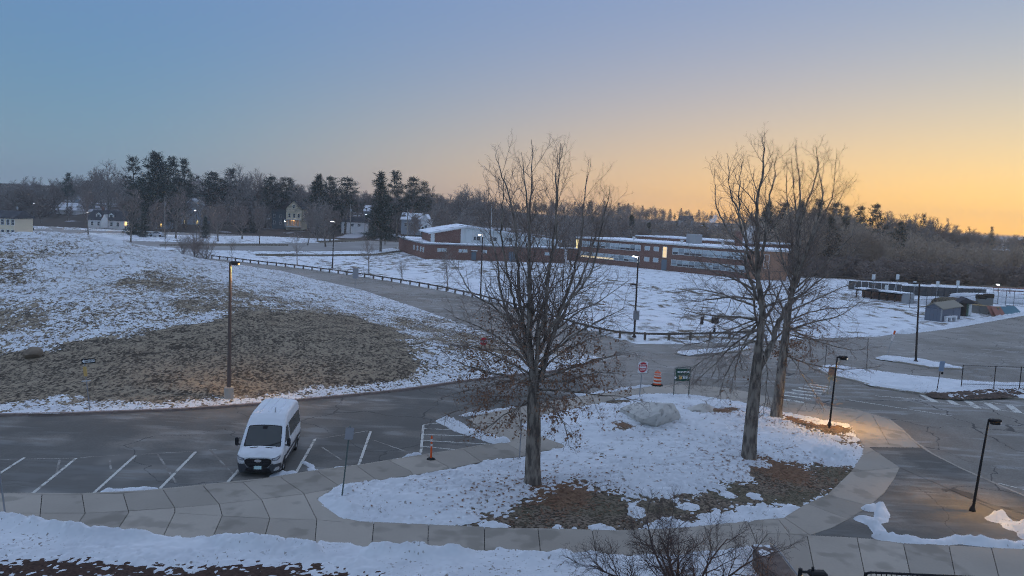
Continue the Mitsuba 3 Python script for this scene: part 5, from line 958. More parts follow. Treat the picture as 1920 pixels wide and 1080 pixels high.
o = t - unit(t - b) * .38 + fr[1] * .035
part(k, 'plate', place2(rect(.76, .76, 0, .006), o, fr), 'sign_white'); part(k, 'disc', place2(disc(.35, .008, .004), o, fr), 'sign_red'); part(k, 'bar', place2(rect(.56, .12, .014, .004, r=.005), o, fr), 'sign_white'); part(k, 'lettering', place2(cat([text('DO NOT', .10, 0, .17, .014), text('ENTER', .10, 0, -.17, .014)]), o, fr), 'sign_white')
k, b, t, fr = post_sign('black one way sign above a small yellow plate, on a leaning post', (169, 769), (157.5, 672), .15, .05)
u = unit(t - b); o = t - u * .16 + fr[1] * .04 + fr[0] * .24
part(k, 'one_way_plate', place2(rect(.76, .26, 0, .006), o, fr), 'sign_black'); arrow = P([(-.35, 0), (-.23, .104), (-.23, .07), (.33, .07), (.33, -.07), (-.23, -.07), (-.23, -.104)])
part(k, 'arrow', place2((lambda e: (e[0] + [0, 0, .008], e[1]))(extrude(arrow, .004)), o, fr), 'sign_white'); part(k, 'lettering', place2(text('ONE WAY', .082, .05, 0, .014), o, fr), 'sign_black')
part(k, 'yellow_plate', place2(rect(.19, .55, 0, .006), t - u * .72 + fr[1] * .04, fr), 'sign_yellow', label='tall narrow yellow plate'); part(k, 'crossbar', place2(rect(.50, .04, 0, .03, r=.01), t - u * 1.25 + fr[1] * .03, fr), 'sign_white')
gl, gr = G(1263, 738, .25), G(1291.5, 738, .25); gt = [at_depth(1266, 690, gl[1]), at_depth(1295, 688, gr[1])]; kg = thing('guide_sign', 'dark green guide sign on two posts at the back edge of the tree island', 'sign')
for b, t in ((gl, gt[0]), (gr, gt[1])): part(kg, 'post', rod(b - [0, 0, .2], t, .032, 8), 'post_green')
part(kg, 'top_rail', rod(gt[0], gt[1], .032, 8), 'post_green')
w_ = Wall(gt[0], gt[1]); zc = (gt[0][2] + gt[1][2]) / 2; fr = (np.array([*w_.d, 0]), np.array([*w_.n, 0]), np.array([0, 0, 1.0])); o = np.array([*w_.at(w_.L / 2, .03), zc - .5])
part(kg, 'panel', place2(rect(w_.L - .1, .86, 0, .03), o, fr), 'sign_green'); g_ = np.random.default_rng(4)
def scribble(y, x0, x1, h): return cat([rect(g_.uniform(.05, .09), h * g_.uniform(.7, 1), .034, .004, x, y, .004) for x in np.arange(x0, x1, .11)])
part(kg, 'lettering', place2(cat([scribble(.2, -.35, .5, .13), scribble(-.08, -.28, .45, .06), scribble(-.2, .05, .5, .15)]), o, fr), 'sign_white'); part(kg, 'arrow_mark', place2(disc(.09, .034, .004, -.52, -.2), o, fr), 'sign_white'); part(kg, 'emblem', place2(rect(.22, .24, .034, .004, -.16, -.18), o, fr), 'sign_yellow')
k, b, t, fr = post_sign('grey sign post with a narrow plate, at the left tip of the tree island', (641, 928), (656.5, 799), .25, math.pi + .3, .03, 'post_green'); part(k, 'plate', place2(rect(.34, .5, -.04, .006), t - unit(t - b) * .3, fr), 'sign_back')
k, b, t, fr = post_sign('bare leaning sign post at the left edge, on the front pavement', (12, 974), (-3, 868), .1, 0, .03, 'steel')
k, b, t, fr = post_sign('silver sign plate standing at the far road edge by the rail', (667, 545), (667, 503), .1, .2, .03); part(k, 'plate', place2(rect(.78, 1.45, 0, .01), t - [0, 0, .72] + fr[1] * .04, fr), 'sign_back')
k, b, t, fr = post_sign('back of a square sign by the rail, left one of a pair', (1310, 645), (1316, 594), 0, .8, .03); part(k, 'plate', place2(rect(.62, .76, 0, .006), t - [0, 0, .38] + fr[1] * .04, fr), 'pole_bronze')
k, b, t, fr = post_sign('back of a wide sign by the rail, right one of a pair', (1338.5, 648), (1341, 595), 0, -.1, .03); part(k, 'plate', place2(rect(.72, .6, 0, .006), t - [0, 0, .3] + fr[1] * .04, fr), 'pole_bronze'); part(k, 'lower_plate', place2(rect(.24, .42, 0, .006), t - [0, 0, 1.25] + fr[1] * .04, fr), 'sign_black')
k, b, t, fr = post_sign('weathered pinkish sign over a tan plate on a leaning post at the crossing', (1551, 737), (1561, 688), .1, .15, .03, 'wood_pale'); part(k, 'plate', place2(rect(.62, .62, 0, .006), t - [0, 0, .3] + fr[1] * .04, fr), 'brick_warm'); part(k, 'lower_plate', place2(rect(.6, .32, 0, .006), t - [0, 0, .8] + fr[1] * .04, fr), 'wood_pale')
k, b, t, fr = post_sign('grey blue parking sign at the left end of the chain-link fence', (1756, 735), (1766, 677), .15, .25, .03, 'pole_bronze'); part(k, 'plate', place2(rect(.46, .76, 0, .006), t - [0, 0, .38] + fr[1] * .04, fr), 'sign_blue'); part(k, 'marker', place2(disc(.1, 0, .02, .2, -.9), t, fr), 'sign_black')
k, b, t, fr = post_sign('leaning white and orange delineator beside the parking lot island', (1662, 668), (1678, 620), .1, .1, .02, 'steel'); part(k, 'upper_band', place2(rect(.16, .36, .0, .05, 0, -.18), t, fr), 'orange_plastic'); part(k, 'lower_band', place2(rect(.17, .62, .0, .05, 0, -.7), t, fr), 'reflective_white')
k, b, t, fr = post_sign('thin bare sign post behind the trunk of the nearest oak, at the walkway', (974, 859), (978, 786), .13, .1, .025, 'steel')
k, b, t, fr = post_sign('red octagon stop sign half hidden by the branches of the nearest oak', (908, 668), (907, 640), .2, .2, .03); a8 = (np.arange(8) + .5) * np.pi / 4; part(k, 'plate', place2((lambda e: (e[0] + [0, 0, .02], e[1]))(extrude(P(np.stack([.34 * np.cos(a8), .34 * np.sin(a8)], 1)), .006)), t + fr[1] * .03, fr), 'sign_red'); part(k, 'lettering', place2(text('STOP', .2, 0, 0, .03), t + fr[1] * .03, fr), 'sign_white')
for x0, y0, x1, y1, l in ((1546, 690, 1551, 642, 'thin bare post at the tip of the verge island'), (1625, 691, 1628, 634, 'thin bare post on the verge island left of the lot island')): post_sign(l, (x0, y0), (x1, y1), .15, 0, .025, 'pole_bronze', 'marker_post')
# orange post, drum
b = G(808, 861, ZW); k = thing('delineator_post', 'orange flexible post with white bands on a black base, on the front pavement', 'traffic post')
part(k, 'base', lathe([(.01, .07), (.12, .07), (.2, .03), (.22, 0)], 8, b), 'rubber'); part(k, 'tube', lathe([(.045, .06), (.045, 1.10), (.03, 1.14), (.01, 1.15)], 12, b), 'orange_plastic'); part(k, 'band', lathe([(.047, .86), (.047, 1.0)], 12, b), 'reflective_white'); part(k, 'band', lathe([(.047, .64), (.047, .76)], 12, b), 'reflective_white')
b = G(1232, 722.5, ZW); k = thing('traffic_drum', 'orange and white traffic drum at the back kerb by the do not enter sign', 'traffic drum')
pr = [(.29, 0), (.28, .02), (.275, .3), (.265, .31), (.262, .58), (.25, .59), (.245, .80), (.235, .81), (.23, .93), (.2, .96), (.01, .97)]
part(k, 'body', lathe(pr, 22, b), 'orange_plastic', smooth=40)
for z0, z1, r_ in ((.18, .29, .283), (.42, .53, .272), (.66, .76, .256), (.84, .91, .241)): part(k, 'band', lathe([(r_, z0), (r_ - .004, z1)], 22, b), 'reflective_white')
part(k, 'handle', tube([b + [-.1, 0, .95], b + [-.06, 0, 1.06], b + [.06, 0, 1.06], b + [.1, 0, .95]], .02, 8), 'orange_plastic'); part(k, 'base_ring', lathe([(.42, 0), (.42, .06), (.30, .08)], 22, b), 'rubber')
# ---------------------------------------------------------------- boulders
mat('stone_brown', lambda p, n, uv: mix((.13, .10, .08), (.34, .27, .20), fbm(p.x * 3, p.y * 3, p.z * 3, 4)), .95)
def boulder(label, px, size, seed, rot=0.0, flatten=.55, z=.25, name='boulder', cuts=9, at=None, m_='stone'):
    g = np.random.default_rng(seed); m = trimesh.creation.icosphere(subdivisions=5); v = np.array(m.vertices)
    for _ in range(cuts):
        n = unit(g.normal(0, 1, 3)); d = g.uniform(.62, .9); over = v @ n - d; v = v - np.outer(np.maximum(over, 0), n) * .93
    v *= 1 + .07 * (nfbm(v * 2.2 + seed, 4, seed) - .5)[:, None] * 2; v = v * np.array(size) / 2; v = rotz(v, rot); b = G(*px, z) if at is None else at; v += b + [0, 0, size[2] * .28]
    single(name, (v, np.array(m.faces)), m_, label, 'boulder', smooth=True)
def slab_boulder(label, pts_low, pts_top, z0, h, seed, name='boulder'):
    """A boulder hewn from its outline on the ground and a smaller one on top."""
    lo = np.column_stack([G2(pts_low, z0), np.full(len(pts_low), z0 - .15)]); hi = np.array([[*G(a, b, z0 + c)[:2], z0 + c] for a, b, c in pts_top]); v, f = hull(np.vstack([lo, hi]))
    m = trimesh.Trimesh(v, f); m = m.subdivide_to_size(.14); v = np.array(m.vertices); c = v.mean(0); d = (v - c) / np.linalg.norm(v - c, axis=1, keepdims=True)
    v = v + d * ((nfbm(v * 1.6 + seed, 3, seed) - .5) * .10 + (nfbm(v * 6, 2, seed) - .5) * .07)[:, None]; single(name, (v, np.array(m.faces)), 'stone', label, 'boulder', smooth=18)
slab_boulder('largest pale boulder, sloping like a wedge, in the middle of the snowy island', [(1160, 770), (1178, 782), (1203, 796), (1229, 802), (1256, 794), (1279, 785), (1266, 772), (1190, 764)], [(1164, 765, .3), (1188, 755, .6), (1215, 753, .95), (1246, 757, 1.3), (1263, 756, 1.15), (1274, 772, .6), (1238, 775, 1.05), (1206, 786, .55), (1230, 793, .45)], .3, 1.2, 3)
boulder('smaller grey boulder right of the large pale one', (1312, 774), (1.9, 1.3, .75), 11, .3)
hb = hill_at(62, 672); boulder('brown boulder half sunk in the grass at the left of the mound', None, (1.25, 1.0, .95), 21, .5, at=hb, m_='stone_brown')
# ---------------------------------------------------------------- stone wall end and railing in front
mat('wall_stone', lambda p, n, uv: mix((.09, .07, .062), (.24, .19, .165), fbm(p.x * 4, p.y * 4, p.z * 4, 3)), .9)
D0 = G(1425, 1062, .1)[1]; c0 = G(1425, 1062, .1)
k = thing('retaining_wall', 'end of a stone retaining wall with a snowy capstone, at the bottom beside the shrub', 'wall')
wx0, wx1 = G(1407, 1060, .1)[0], G(1443, 1058, .1)[0]
for i in range(7):
    for j in range(3): part(k, 'stone_block', cbox(((wx0 + wx1) / 2 + .02 * ((i * 7 + j * 3) % 3 - 1), D0 - .35 - i * .52, .20 + j * .22), (wx1 - wx0 - .04 * (j % 2), .50, .21), 0, .03), 'wall_stone')
part(k, 'capstone', cbox(((wx0 + wx1) / 2, D0 - 1.9, .81), (wx1 - wx0 + .05, 3.9, .10), 0, .03), 'wall_stone'); part(k, 'metal_edge', rod([wx1 + .05, D0, .88], [wx1 + .05, D0 - 3.9, .88], .03, 8), 'steel')
def cap_snow(xy): t = .12 * (nfbm(xy * 3, 3, 90) - .42); return .86 + t, t > -.02
part(k, 'snow_cap', heightfield(sg.box(wx0 + .02, D0 - .9, wx1 - .12, D0 + .02), .05, cap_snow), 'snow', smooth=True)
Dr = 17.2; r0, r1 = at_depth(1624, 1073, Dr), at_depth(1960, 1087, Dr); r1[2] = r0[2]; k = thing('railing', 'black metal railing with thin balusters at the bottom right corner', 'railing')
part(k, 'top_rail', tube([r0 + [0, 0, -1.0], r0 + [0, 0, -.09], r0 + [.03, 0, -.02], r0 + [.1, 0, 0], r1], .028, 8), 'pole_black'); nb = int((r1[0] - r0[0]) / .115)
part(k, 'lower_rail', rod(r0 + [0, 0, -.85], r1 + [0, 0, -.85], .02, 8), 'pole_black')
for i in range(1, nb): x = r0[0] + .115 * i; part(k, 'baluster', rod([x, Dr, r0[2] - .85], [x, Dr, r0[2]], .011, 6), 'pole_black')
for i in range(0, nb, 16): x = r0[0] + .115 * i + (.0 if i else .0); part(k, 'support_post', rod([x, Dr + .03, -.1], [x, Dr + .03, r0[2] - .02], .03, 8), 'pole_black')
# ---------------------------------------------------------------- chain-link fence by the verge
fl = [G(a, b, .15) for a, b in ((1802, 727), (1863, 729), (1911, 730), (1975, 732))]; k = thing('chain_link_fence', 'low chain-link fence on the snowy verge at the right edge', 'fence'); hgt = 1.75
for b in fl: part(k, 'post', rod(b - [0, 0, .1], b + [0, 0, hgt + .05], .035, 8), 'pole_bronze')
for a, b in zip(fl[:-1], fl[1:]):
    part(k, 'top_rail', rod(a + [0, 0, hgt], b + [0, 0, hgt], .022, 6), 'pole_bronze'); part(k, 'bottom_rail', rod(a + [0, 0, .3], b + [0, 0, .3], .018, 6), 'pole_bronze')
    L = np.linalg.norm(b - a); u = (b - a) / L; n_ = int(L / .16); ms = [rod(a + u * max(0, L * i / n_) + [0, 0, .05], a + u * min(L, L * i / n_ + sgn * (hgt - .05)) * 1.0 + [0, 0, min(hgt, .05 + abs(min(L, L * i / n_ + (hgt - .05)) - L * i / n_))], .004, 3) for i in range(n_) for sgn in (1,)]
    ms += [rod(b - u * (L * i / n_) + [0, 0, .05], b - u * min(L, L * i / n_ + hgt - .05) + [0, 0, min(hgt, .05 + min(L, L * i / n_ + hgt - .05) - L * i / n_)], .004, 3) for i in range(n_)]
    mk = part(k, 'mesh', cat(ms), 'steel'); labels[mk] = {'kind': 'stuff'}
mat('brush_mat', lambda p, n, uv: mix((.035, .028, .024), (.17, .12, .095), noise(p.x * 7, p.y * 7, p.z * 7)), .95)
hk = thing('leaf_bank', 'dark bank of dead leaves and brush below the chain-link fence', 'brush'); hp = P(G2([(1715, 728), (1760, 736), (1800, 733), (1860, 728), (1990, 727), (1990, 742), (1880, 745), (1800, 748), (1750, 744)], .15)).buffer(.1)
scene[hk] = shape(heightfield(hp, .12, lambda xy: .12 + .2 * np.clip(inside_distance(hp, xy), 0, .7) * (.5 + nfbm(xy * 3, 3, 95)) + (nfbm(xy * 8, 2, 96) - .5) * .14), 'brush_mat', smooth=True); labels[hk] = {'kind': 'stuff', 'label': 'dark bank of dead leaves and brush below the chain-link fence'}
# ---------------------------------------------------------------- the bare shrub in front
g = np.random.default_rng(55); c = np.array([at_depth(1288, 1000, 22.6)[0], 22.6, .1]); k = thing('ornamental_tree', 'wide bare ornamental tree cut by the bottom edge, in the snowy planting bed', 'tree')
stems, b1, b2, b3 = [], [], [], []
for i in range(9):
    a = 6.28 * i / 9 + g.uniform(-.3, .3); p = path(c + [0, 0, -.1], [math.cos(a) * .75, math.sin(a) * .55, 1.0], g.uniform(3.0, 3.9), 9, g, .10, -.04); stems.append((p, np.linspace(.055, .014, 9)))
for p, r in stems: part(k, 'stem', tube(p, r, 8), 'twig_dark', smooth=True); b1 += offshoots(p, r, g, 12, 1.6, .75, .03, 7, .13, .009, .2, 1.0, .6, .35)
for p, r in b1: b2 += offshoots(p, r, g, 10, .66, .75, .02, 5, .14, .0055, .15, 1.0, .65, .4)
for p, r in b2: b3 += offshoots(p, r, g, 5, .28, .8, 0, 3, .14, .004, .25, 1.0, .7, .3)
for nm, bs, s in (('branches', b1, 5), ('twigs', b2, 3), ('twiglets', b3, 3)): q = part(k, nm, tubes(bs, s), 'twig_dark'); labels[q] = {'kind': 'stuff'}
for kk in ('oak_tree', 'oak_tree_001', 'oak_tree_002'):
    for nm in ('branches', 'twigs', 'twiglets'): labels[f'{kk}__{nm}'] = {'kind': 'stuff'}
# ---------------------------------------------------------------- cars on the avenue
mat('car_white', (.70, .71, .73), .35); mat('car_dark', (.04, .045, .055), .3)
def car(label, px, D, body, red):
    b = at_depth(px, 440, D); b[2] = -.05; k = thing('parked_car', label, 'car')
    prof = [(-2.2, .35), (-2.25, .75), (-1.9, .92), (-1.1, 1.0), (-.55, 1.42), (.9, 1.45), (1.6, 1.05), (2.15, .98), (2.25, .7), (2.2, .35)]
    v, f = extrude(P(prof).buffer(.06), 1.7); part(k, 'body', (np.column_stack([v[:, 0], v[:, 2] - .85, v[:, 1]]) + b, f), body)
    v, f = extrude(P([(-.95, 1.02), (-.48, 1.38), (.85, 1.4), (1.4, 1.05)]), 1.74); part(k, 'windows', (np.column_stack([v[:, 0], v[:, 2] - .87, v[:, 1]]) + b, f), 'window_glass')
    for x in (-1.4, 1.4):
        for y in (-.82, .82): part(k, 'wheel', tube([b + [x, y - .1, .33], b + [x, y + .1, .33]], .33, 12), 'rubber')
    part(k, 'tail_light' if red else 'headlight', glow(cbox(b + [-2.2 if red else 2.24, -.62, .72], (.1, .42, .2), 0, .02), (2.5, .25, .2) if red else (3, 2.8, 2.6)), None)
car('white car with a red tail light on the avenue right of the dormer house', 294, 246, 'car_white', True)
car('dark car with headlight on the avenue at the far left', 47, 246, 'car_dark', False)
car('dark car with a red tail light on the avenue at the left edge', 20, 240, 'car_dark', True)

# ---------------------------------------------------------------- steam from the school's chimneys
def puff(label, px, D, blobs, dens):
    m = trimesh.creation.icosphere(subdivisions=3); import manifold3d as mf; parts_ = []
    for dx, dy, r in blobs:
        c = at_depth(px[0] + dx, px[1] + dy, D); v = np.array(m.vertices); v = v * (1 + .35 * (nfbm(v * 1.8 + dx, 3, int(abs(dx * 7 + dy)) % 50) - .5))[:, None] * r + c; parts_.append(mf.Manifold(mf.Mesh(v.astype(np.float32), np.array(m.faces, np.uint32))))
    u = mf.Manifold.batch_boolean(parts_, mf.OpType.Add); k = fresh('steam'); labels[k] = {'kind': 'stuff', 'label': label}
    scene[k] = {**shape(u, None), 'bsdf': {'type': 'null'}, 'interior': {'type': 'homogeneous', 'albedo': .97, 'sigma_t': dens}, 'exterior': {'type': 'ref', 'id': 'air'}}
puff('white steam plume rising behind the right end of the classroom block', (1396, 448), 196, [(-4, 16, .8), (-2, 8, 1.0), (3, 0, 1.2), (8, -9, 1.2), (13, -18, 1.0), (10, 5, .8)], .45)
puff('small puff of white steam over the brick chimney', (1338, 412), 190, [(-4, 2, .55), (0, 1, .6), (4, -2, .5), (3, -6, .45)], 1.2)
# ================================================================ the white passenger van
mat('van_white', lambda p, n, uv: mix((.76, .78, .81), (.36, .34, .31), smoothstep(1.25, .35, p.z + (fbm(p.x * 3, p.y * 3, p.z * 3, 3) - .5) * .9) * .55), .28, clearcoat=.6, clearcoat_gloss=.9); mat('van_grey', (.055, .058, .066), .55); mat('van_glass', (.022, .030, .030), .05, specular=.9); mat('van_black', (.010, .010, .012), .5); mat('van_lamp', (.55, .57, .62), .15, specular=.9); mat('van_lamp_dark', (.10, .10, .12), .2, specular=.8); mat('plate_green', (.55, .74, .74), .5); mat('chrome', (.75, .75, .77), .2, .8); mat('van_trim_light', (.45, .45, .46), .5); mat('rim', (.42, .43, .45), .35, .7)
w1_, w2_ = G(531, 884), G(555, 843); ax = unit(np.array([w2_[0] - w1_[0], w2_[1] - w1_[1], 0])); VL = 5.55
VS = .945
def vz(u): return np.interp(u, [0, .03, .10, .30, .55, .82, .90, 1.25, 1.58, 1.72, 1.95, 2.3, 2.8, 4.6, 5.2, 5.42, 5.53, VL], [.98, 1.00, 1.04, 1.12, 1.18, 1.25, 1.31, 1.66, 2.00, 2.13, 2.31, 2.46, 2.54, 2.55, 2.51, 2.42, 2.22, 2.0])
def vplan(u): return 1 - .20 * np.clip(1 - u / .55, 0, 1) ** 2.4 - .05 * np.clip((u - (VL - .25)) / .25, 0, 1) ** 2
def vw(z): return np.interp(z, [.25, .5, .75, 1.2, 1.6, 2.1, 2.5], [.97, 1.0, 1.03, 1.03, .985, .91, .85])
def hw(u, z): return vw(z) * vplan(u)
CR = .05
def corner(u): return np.interp(u, [0, .8, 1.0, 1.8, VL], [.10, .14, .12, .20, .18])
def section(u):
    zt, r = vz(u), corner(u); zs = np.concatenate([np.linspace(.28, zt - CR - r, 16)]); xs = hw(u, zs); xe = hw(u, zt - CR - r)
    a = np.linspace(0, np.pi / 2, 8)[1:]; xa, za = xe - r + r * np.cos(a), zt - CR - r + r * np.sin(a); xt = np.linspace(xe - r, 0, 12)[1:]; zt_ = zt - CR * (xt / (xe - r)) ** 2
    x = np.concatenate([xs, xa, xt]); z = np.concatenate([zs, za, zt_]); return np.column_stack([np.concatenate([x, -x[-2::-1]]), np.concatenate([z, z[-2::-1]])])
us = np.unique(np.concatenate([np.linspace(0, .6, 16), np.linspace(.6, 2.4, 36), np.linspace(2.4, 5.2, 20), np.linspace(5.2, VL, 10)]))
S_ = np.array([np.column_stack([s[:, 0], np.full(len(s), u), s[:, 1]]) for u in us for s in [section(u)]]); nn_ = S_.shape[1]
i_ = (np.arange(len(us) - 1)[:, None] * nn_ + np.arange(nn_ - 1)[None]).ravel(); bf = np.vstack([np.stack([i_, i_ + 1, i_ + nn_ + 1], 1), np.stack([i_, i_ + nn_ + 1, i_ + nn_], 1)]); bv = S_.reshape(-1, 3)
def cap(row, flip):
    c = len(bv_all[0]); ring = S_[row]; bv_all[0] = np.vstack([bv_all[0], ring.mean(0)]); j = np.arange(nn_ - 1) + (row % len(us)) * nn_; f = np.stack([j, j + 1, j * 0 + c], 1); return f[:, ::-1] if flip else f
bv_all = [bv]; bf = np.vstack([bf, cap(0, True), cap(len(us) - 1, False)]); bv = bv_all[0]
def to_world(m):
    v = np.asarray(m[0], float) * [1, VS, VS] * [VS, 1, 1]; r = np.array([ax[1], -ax[0], 0]); o = np.array([w1_[0], w1_[1], 0]) - r * (.98 * VS) - ax * (.93 * VS)
    return o + np.outer(v[:, 0], r) + np.outer(v[:, 1], ax) + np.outer(v[:, 2], [0, 0, 1]), m[1]
van = thing('passenger_van', 'white high-roofed passenger van parked alone in the front bay', 'van')
def vp(name, m, bsdf, smooth=35, label=None, parent=None): return part(parent or van, name, to_world(m), bsdf, smooth=smooth, label=label)
vp('body', (bv, bf), 'van_white', 40)
def front_u(x, z): q = np.clip((1 - np.abs(x) / vw(z)) / .20, 0, 1); return .55 * (1 - q ** (1 / 2.4)) * (np.abs(x) / vw(z) > .8)
def patch_front(poly, off, step=.03):
    v, f = heightfield(poly, step, lambda xz: front_u(xz[:, 0], xz[:, 1]) - off); return np.column_stack([v[:, 0], v[:, 2], v[:, 1]]), f
def patch_side(poly, side, off, step=.05):
    v, f = heightfield(poly, step, lambda uz: hw(uz[:, 0], uz[:, 1]) + off); return np.column_stack([side * v[:, 2], v[:, 0], v[:, 1]]), f
def patch_top(poly, off, step=.05):
    """poly in (x, u): lies on the hood, windscreen or roof."""
    def z(xu):
        x, u = xu[:, 0], xu[:, 1]; zt, r = vz(u), corner(u); xe = hw(u, zt - CR - r); return zt - CR * (x / (xe - r)) ** 2 + off
    v, f = heightfield(poly, step, z); return np.column_stack([v[:, 0], v[:, 1], v[:, 2]]), f
rp_ = lambda pts, b=.02: P(pts).buffer(-b).buffer(b)
vp('windscreen', patch_top(rp_([(-.83, .86), (.83, .86), (.745, 1.60), (-.745, 1.60)], .06), .012), 'van_glass'); vp('windscreen_seal', patch_top(rp_([(-.865, .83), (.865, .83), (.78, 1.64), (-.78, 1.64)], .07), .005), 'van_black')
vp('sensor_mount', patch_top(rp_([(-.10, 1.46), (.10, 1.46), (.13, 1.58), (-.13, 1.58)]), .02), 'van_black')
for s in (-1, 1): vp('hood_vent', patch_top(rp_([(s * .18, .70), (s * .52, .67), (s * .52, .73), (s * .18, .76)], .01), .008), 'van_black'); vp('wiper', rod([s * .55 - .2, .84, 1.30], [s * .55 + .28 * s, 1.00, 1.41], .012, 6), 'van_black')
vp('bumper', patch_front(rp_([(-1.0, .26), (1.0, .26), (1.0, .66), (.60, .66), (.48, .50), (-.48, .50), (-.60, .66), (-1.0, .66)], .02), .03), 'van_grey')
vp('grille', patch_front(rp_([(-.46, .92), (.46, .92), (.62, .84), (.60, .68), (.46, .52), (-.46, .52), (-.60, .68), (-.62, .84)], .03), .025), 'van_black')
for z in (.62, .70, .78, .86): vp('grille_bar', patch_front(sg.box(-.5, z - .008, .5, z + .008), .036), 'van_grey')
vp('lower_intake', patch_front(rp_([(-.62, .27), (.62, .27), (.52, .46), (-.52, .46)], .02), .045), 'van_black')
a_ = np.arange(24) * 2 * np.pi / 24
vp('emblem', patch_front(P(np.stack([.16 * np.cos(a_), .81 + .065 * np.sin(a_)], 1)), .05, .015), 'chrome'); vp('emblem_field', patch_front(P(np.stack([.135 * np.cos(a_), .81 + .048 * np.sin(a_)], 1)), .054, .015), 'van_trim_light')
vp('number_plate', patch_front(sg.box(-.17, .42, .17, .58), .062), 'plate_green', label='pale green front number plate')
for s in (-1, 1):
    hl = [(s * .60, .86), (s * .66, .82), (s * .90, .84), (s * .985, .95), (s * .97, 1.03), (s * .80, .97), (s * .64, .93)]
    vp('headlight', patch_front(rp_(hl, .01), .015), 'van_lamp_dark'); vp('headlight_lens', patch_front(P([(s * .68, .87), (s * .86, .88), (s * .94, .97), (s * .82, .94)]).buffer(.012), .022), 'van_lamp')
    vp('fog_trim', patch_front(rp_([(s * .70, .34), (s * .93, .36), (s * .93, .52), (s * .80, .52)], .02), .038), 'van_trim_light' if s > 0 else 'van_grey')
    vp('lower_cladding', patch_side(sg.box(.75, .26, VL - .12, .46), s, .012), 'van_grey'); vp('side_moulding', patch_side(sg.box(.75, .62, VL - .15, .76), s, .016), 'van_grey')
    vp('front_door_glass', patch_side(rp_([(1.02, 1.32), (1.22, 1.36), (2.18, 1.30), (2.20, 1.95), (1.72, 1.96)], .03), s, .008), 'van_glass')
    vp('side_window', patch_side(rp_([(2.42, 1.30), (3.78, 1.30), (3.78, 1.99), (2.42, 1.99)], .05), s, .008), 'van_glass'); vp('side_window', patch_side(rp_([(3.82, 1.30), (5.28, 1.30), (5.28, 1.97), (3.82, 1.99)], .05), s, .008), 'van_glass')
    for u0 in (1.12, 2.30, 3.80): vp('door_seam', patch_side(sg.box(u0 - .006, .5, u0 + .006, 1.28 if u0 < 2 else 2.05), s, .004), 'van_black')
    vp('seam', patch_side(sg.box(1.12, 1.245, VL - .2, 1.258), s, .004), 'van_trim_light'); vp('door_handle', patch_side(sg.box(2.05, 1.08, 2.22, 1.13), s, .025), 'van_black')
    mk = vp('mirror', cbox((s * 1.20, 1.02, 1.40), (.17, .13, .40), 0, .05), 'van_black'); vp('mirror_arm', rod([s * .98, 1.05, 1.26], [s * 1.18, 1.02, 1.27], .035, 8), 'van_black'); vp('mirror_glass', box((s * 1.20, 1.09, 1.40), (.13, .012, .32)), 'chrome', parent=mk)
    for u0 in (.93, .93 + 3.30 / VS / 1.0 * .985):
        aa = np.linspace(0, np.pi, 20); vp('wheel_arch', patch_side(P(np.vstack([np.stack([u0 + .44 * np.cos(aa), .34 + .46 * np.sin(aa)], 1), [[u0 - .44, .27], [u0 + .44, .27]]])), s, .008), 'van_black')
        prof = [(.36, -.11), (.375, -.07), (.375, .07), (.36, .11), (.25, .115), (.24, .08)]; v, f = lathe(prof + [(.24, -.08), (.25, -.115), (.36, -.11)], 28); wk = vp('tyre', (np.column_stack([s * (.905 + v[:, 2] * 1.0), u0 + v[:, 0], .375 + v[:, 1]]), f), 'rubber')
        v, f = lathe([(.01, .09), (.07, .09), (.09, .06), (.18, .05), (.22, .085), (.245, .085)], 24); vp('rim', (np.column_stack([s * (.905 + v[:, 2]), u0 + v[:, 0], .375 + v[:, 1]]), f), 'rim', parent=wk)
vp('roof_rib', cat([patch_top(sg.box(x - .02, 2.4, x + .02, 5.2), .012) for x in (-.45, 0, .45)]), 'van_white'); vp('antenna', rod([.28, 2.35, 2.46], [.28, 2.55, 2.68], .014, 6), 'van_black')
vp('underbody', box((0, 2.75, .30), (1.75, 5.0, .16)), 'van_black')
# ================================================================ the ball field and its clutter at the right
mat('shed_blue', lambda p, n, uv: mix((.135, .155, .20), (.165, .19, .24), dr.select((p.x * 3.3 - dr.floor(p.x * 3.3)) < .12, 0.0, 1.0)), .7); mat('roof_tan', (.30, .27, .22), .9); mat('dark_board', (.030, .028, .026), .9); mat('green_paint', (.06, .12, .085), .7); mat('wind_screen', (.085, .088, .09), .9); mat('block_grey', (.20, .20, .19), .95); mat('tarp_blue', (.14, .27, .33), .7); mat('tarp_pink', (.42, .20, .16), .8); mat('plywood', (.42, .30, .15), .9); mat('red_fence', (.26, .10, .075), .8)
def gbox(x0, x1, yb, h, dep, z=-.02):
    """A wall standing on the ground from pixel x0 to x1 with its foot at yb (a pair for a slanted foot)."""
    y0, y1 = yb if isinstance(yb, tuple) else (yb, yb); return Wall(G(x0, y0), G(x1, y1))
sa, sb, sc_ = G(1733, 599), G(1764, 603), G(1800, 596.5); wA, wB = Wall(sa, sb), Wall(sb, sc_)
k = thing('shed', 'blue grey garden shed with a tan gable roof beside the parking lot', 'shed'); HS = 1.75
dp = np.array([*(sa[:2] - sb[:2]), 0]); fp = P([sa[:2], sb[:2], sc_[:2], (sc_ + dp)[:2]]); part(k, 'wall', extrude(fp, HS, -.05), 'shed_blue')
r0, r1 = (sa + sb) / 2, (sc_ + sc_ + dp) / 2; zr = HS + .6; e = unit(sc_ - sb) * .25; f_ = unit(sb - sa) * .25
part(k, 'gable', hull([sa + [0, 0, HS - .02], sb + [0, 0, HS - .02], r0 + [0, 0, zr], sc_ + [0, 0, HS - .02], sc_ + dp + [0, 0, HS - .02], r1 + [0, 0, zr]]), 'shed_blue')
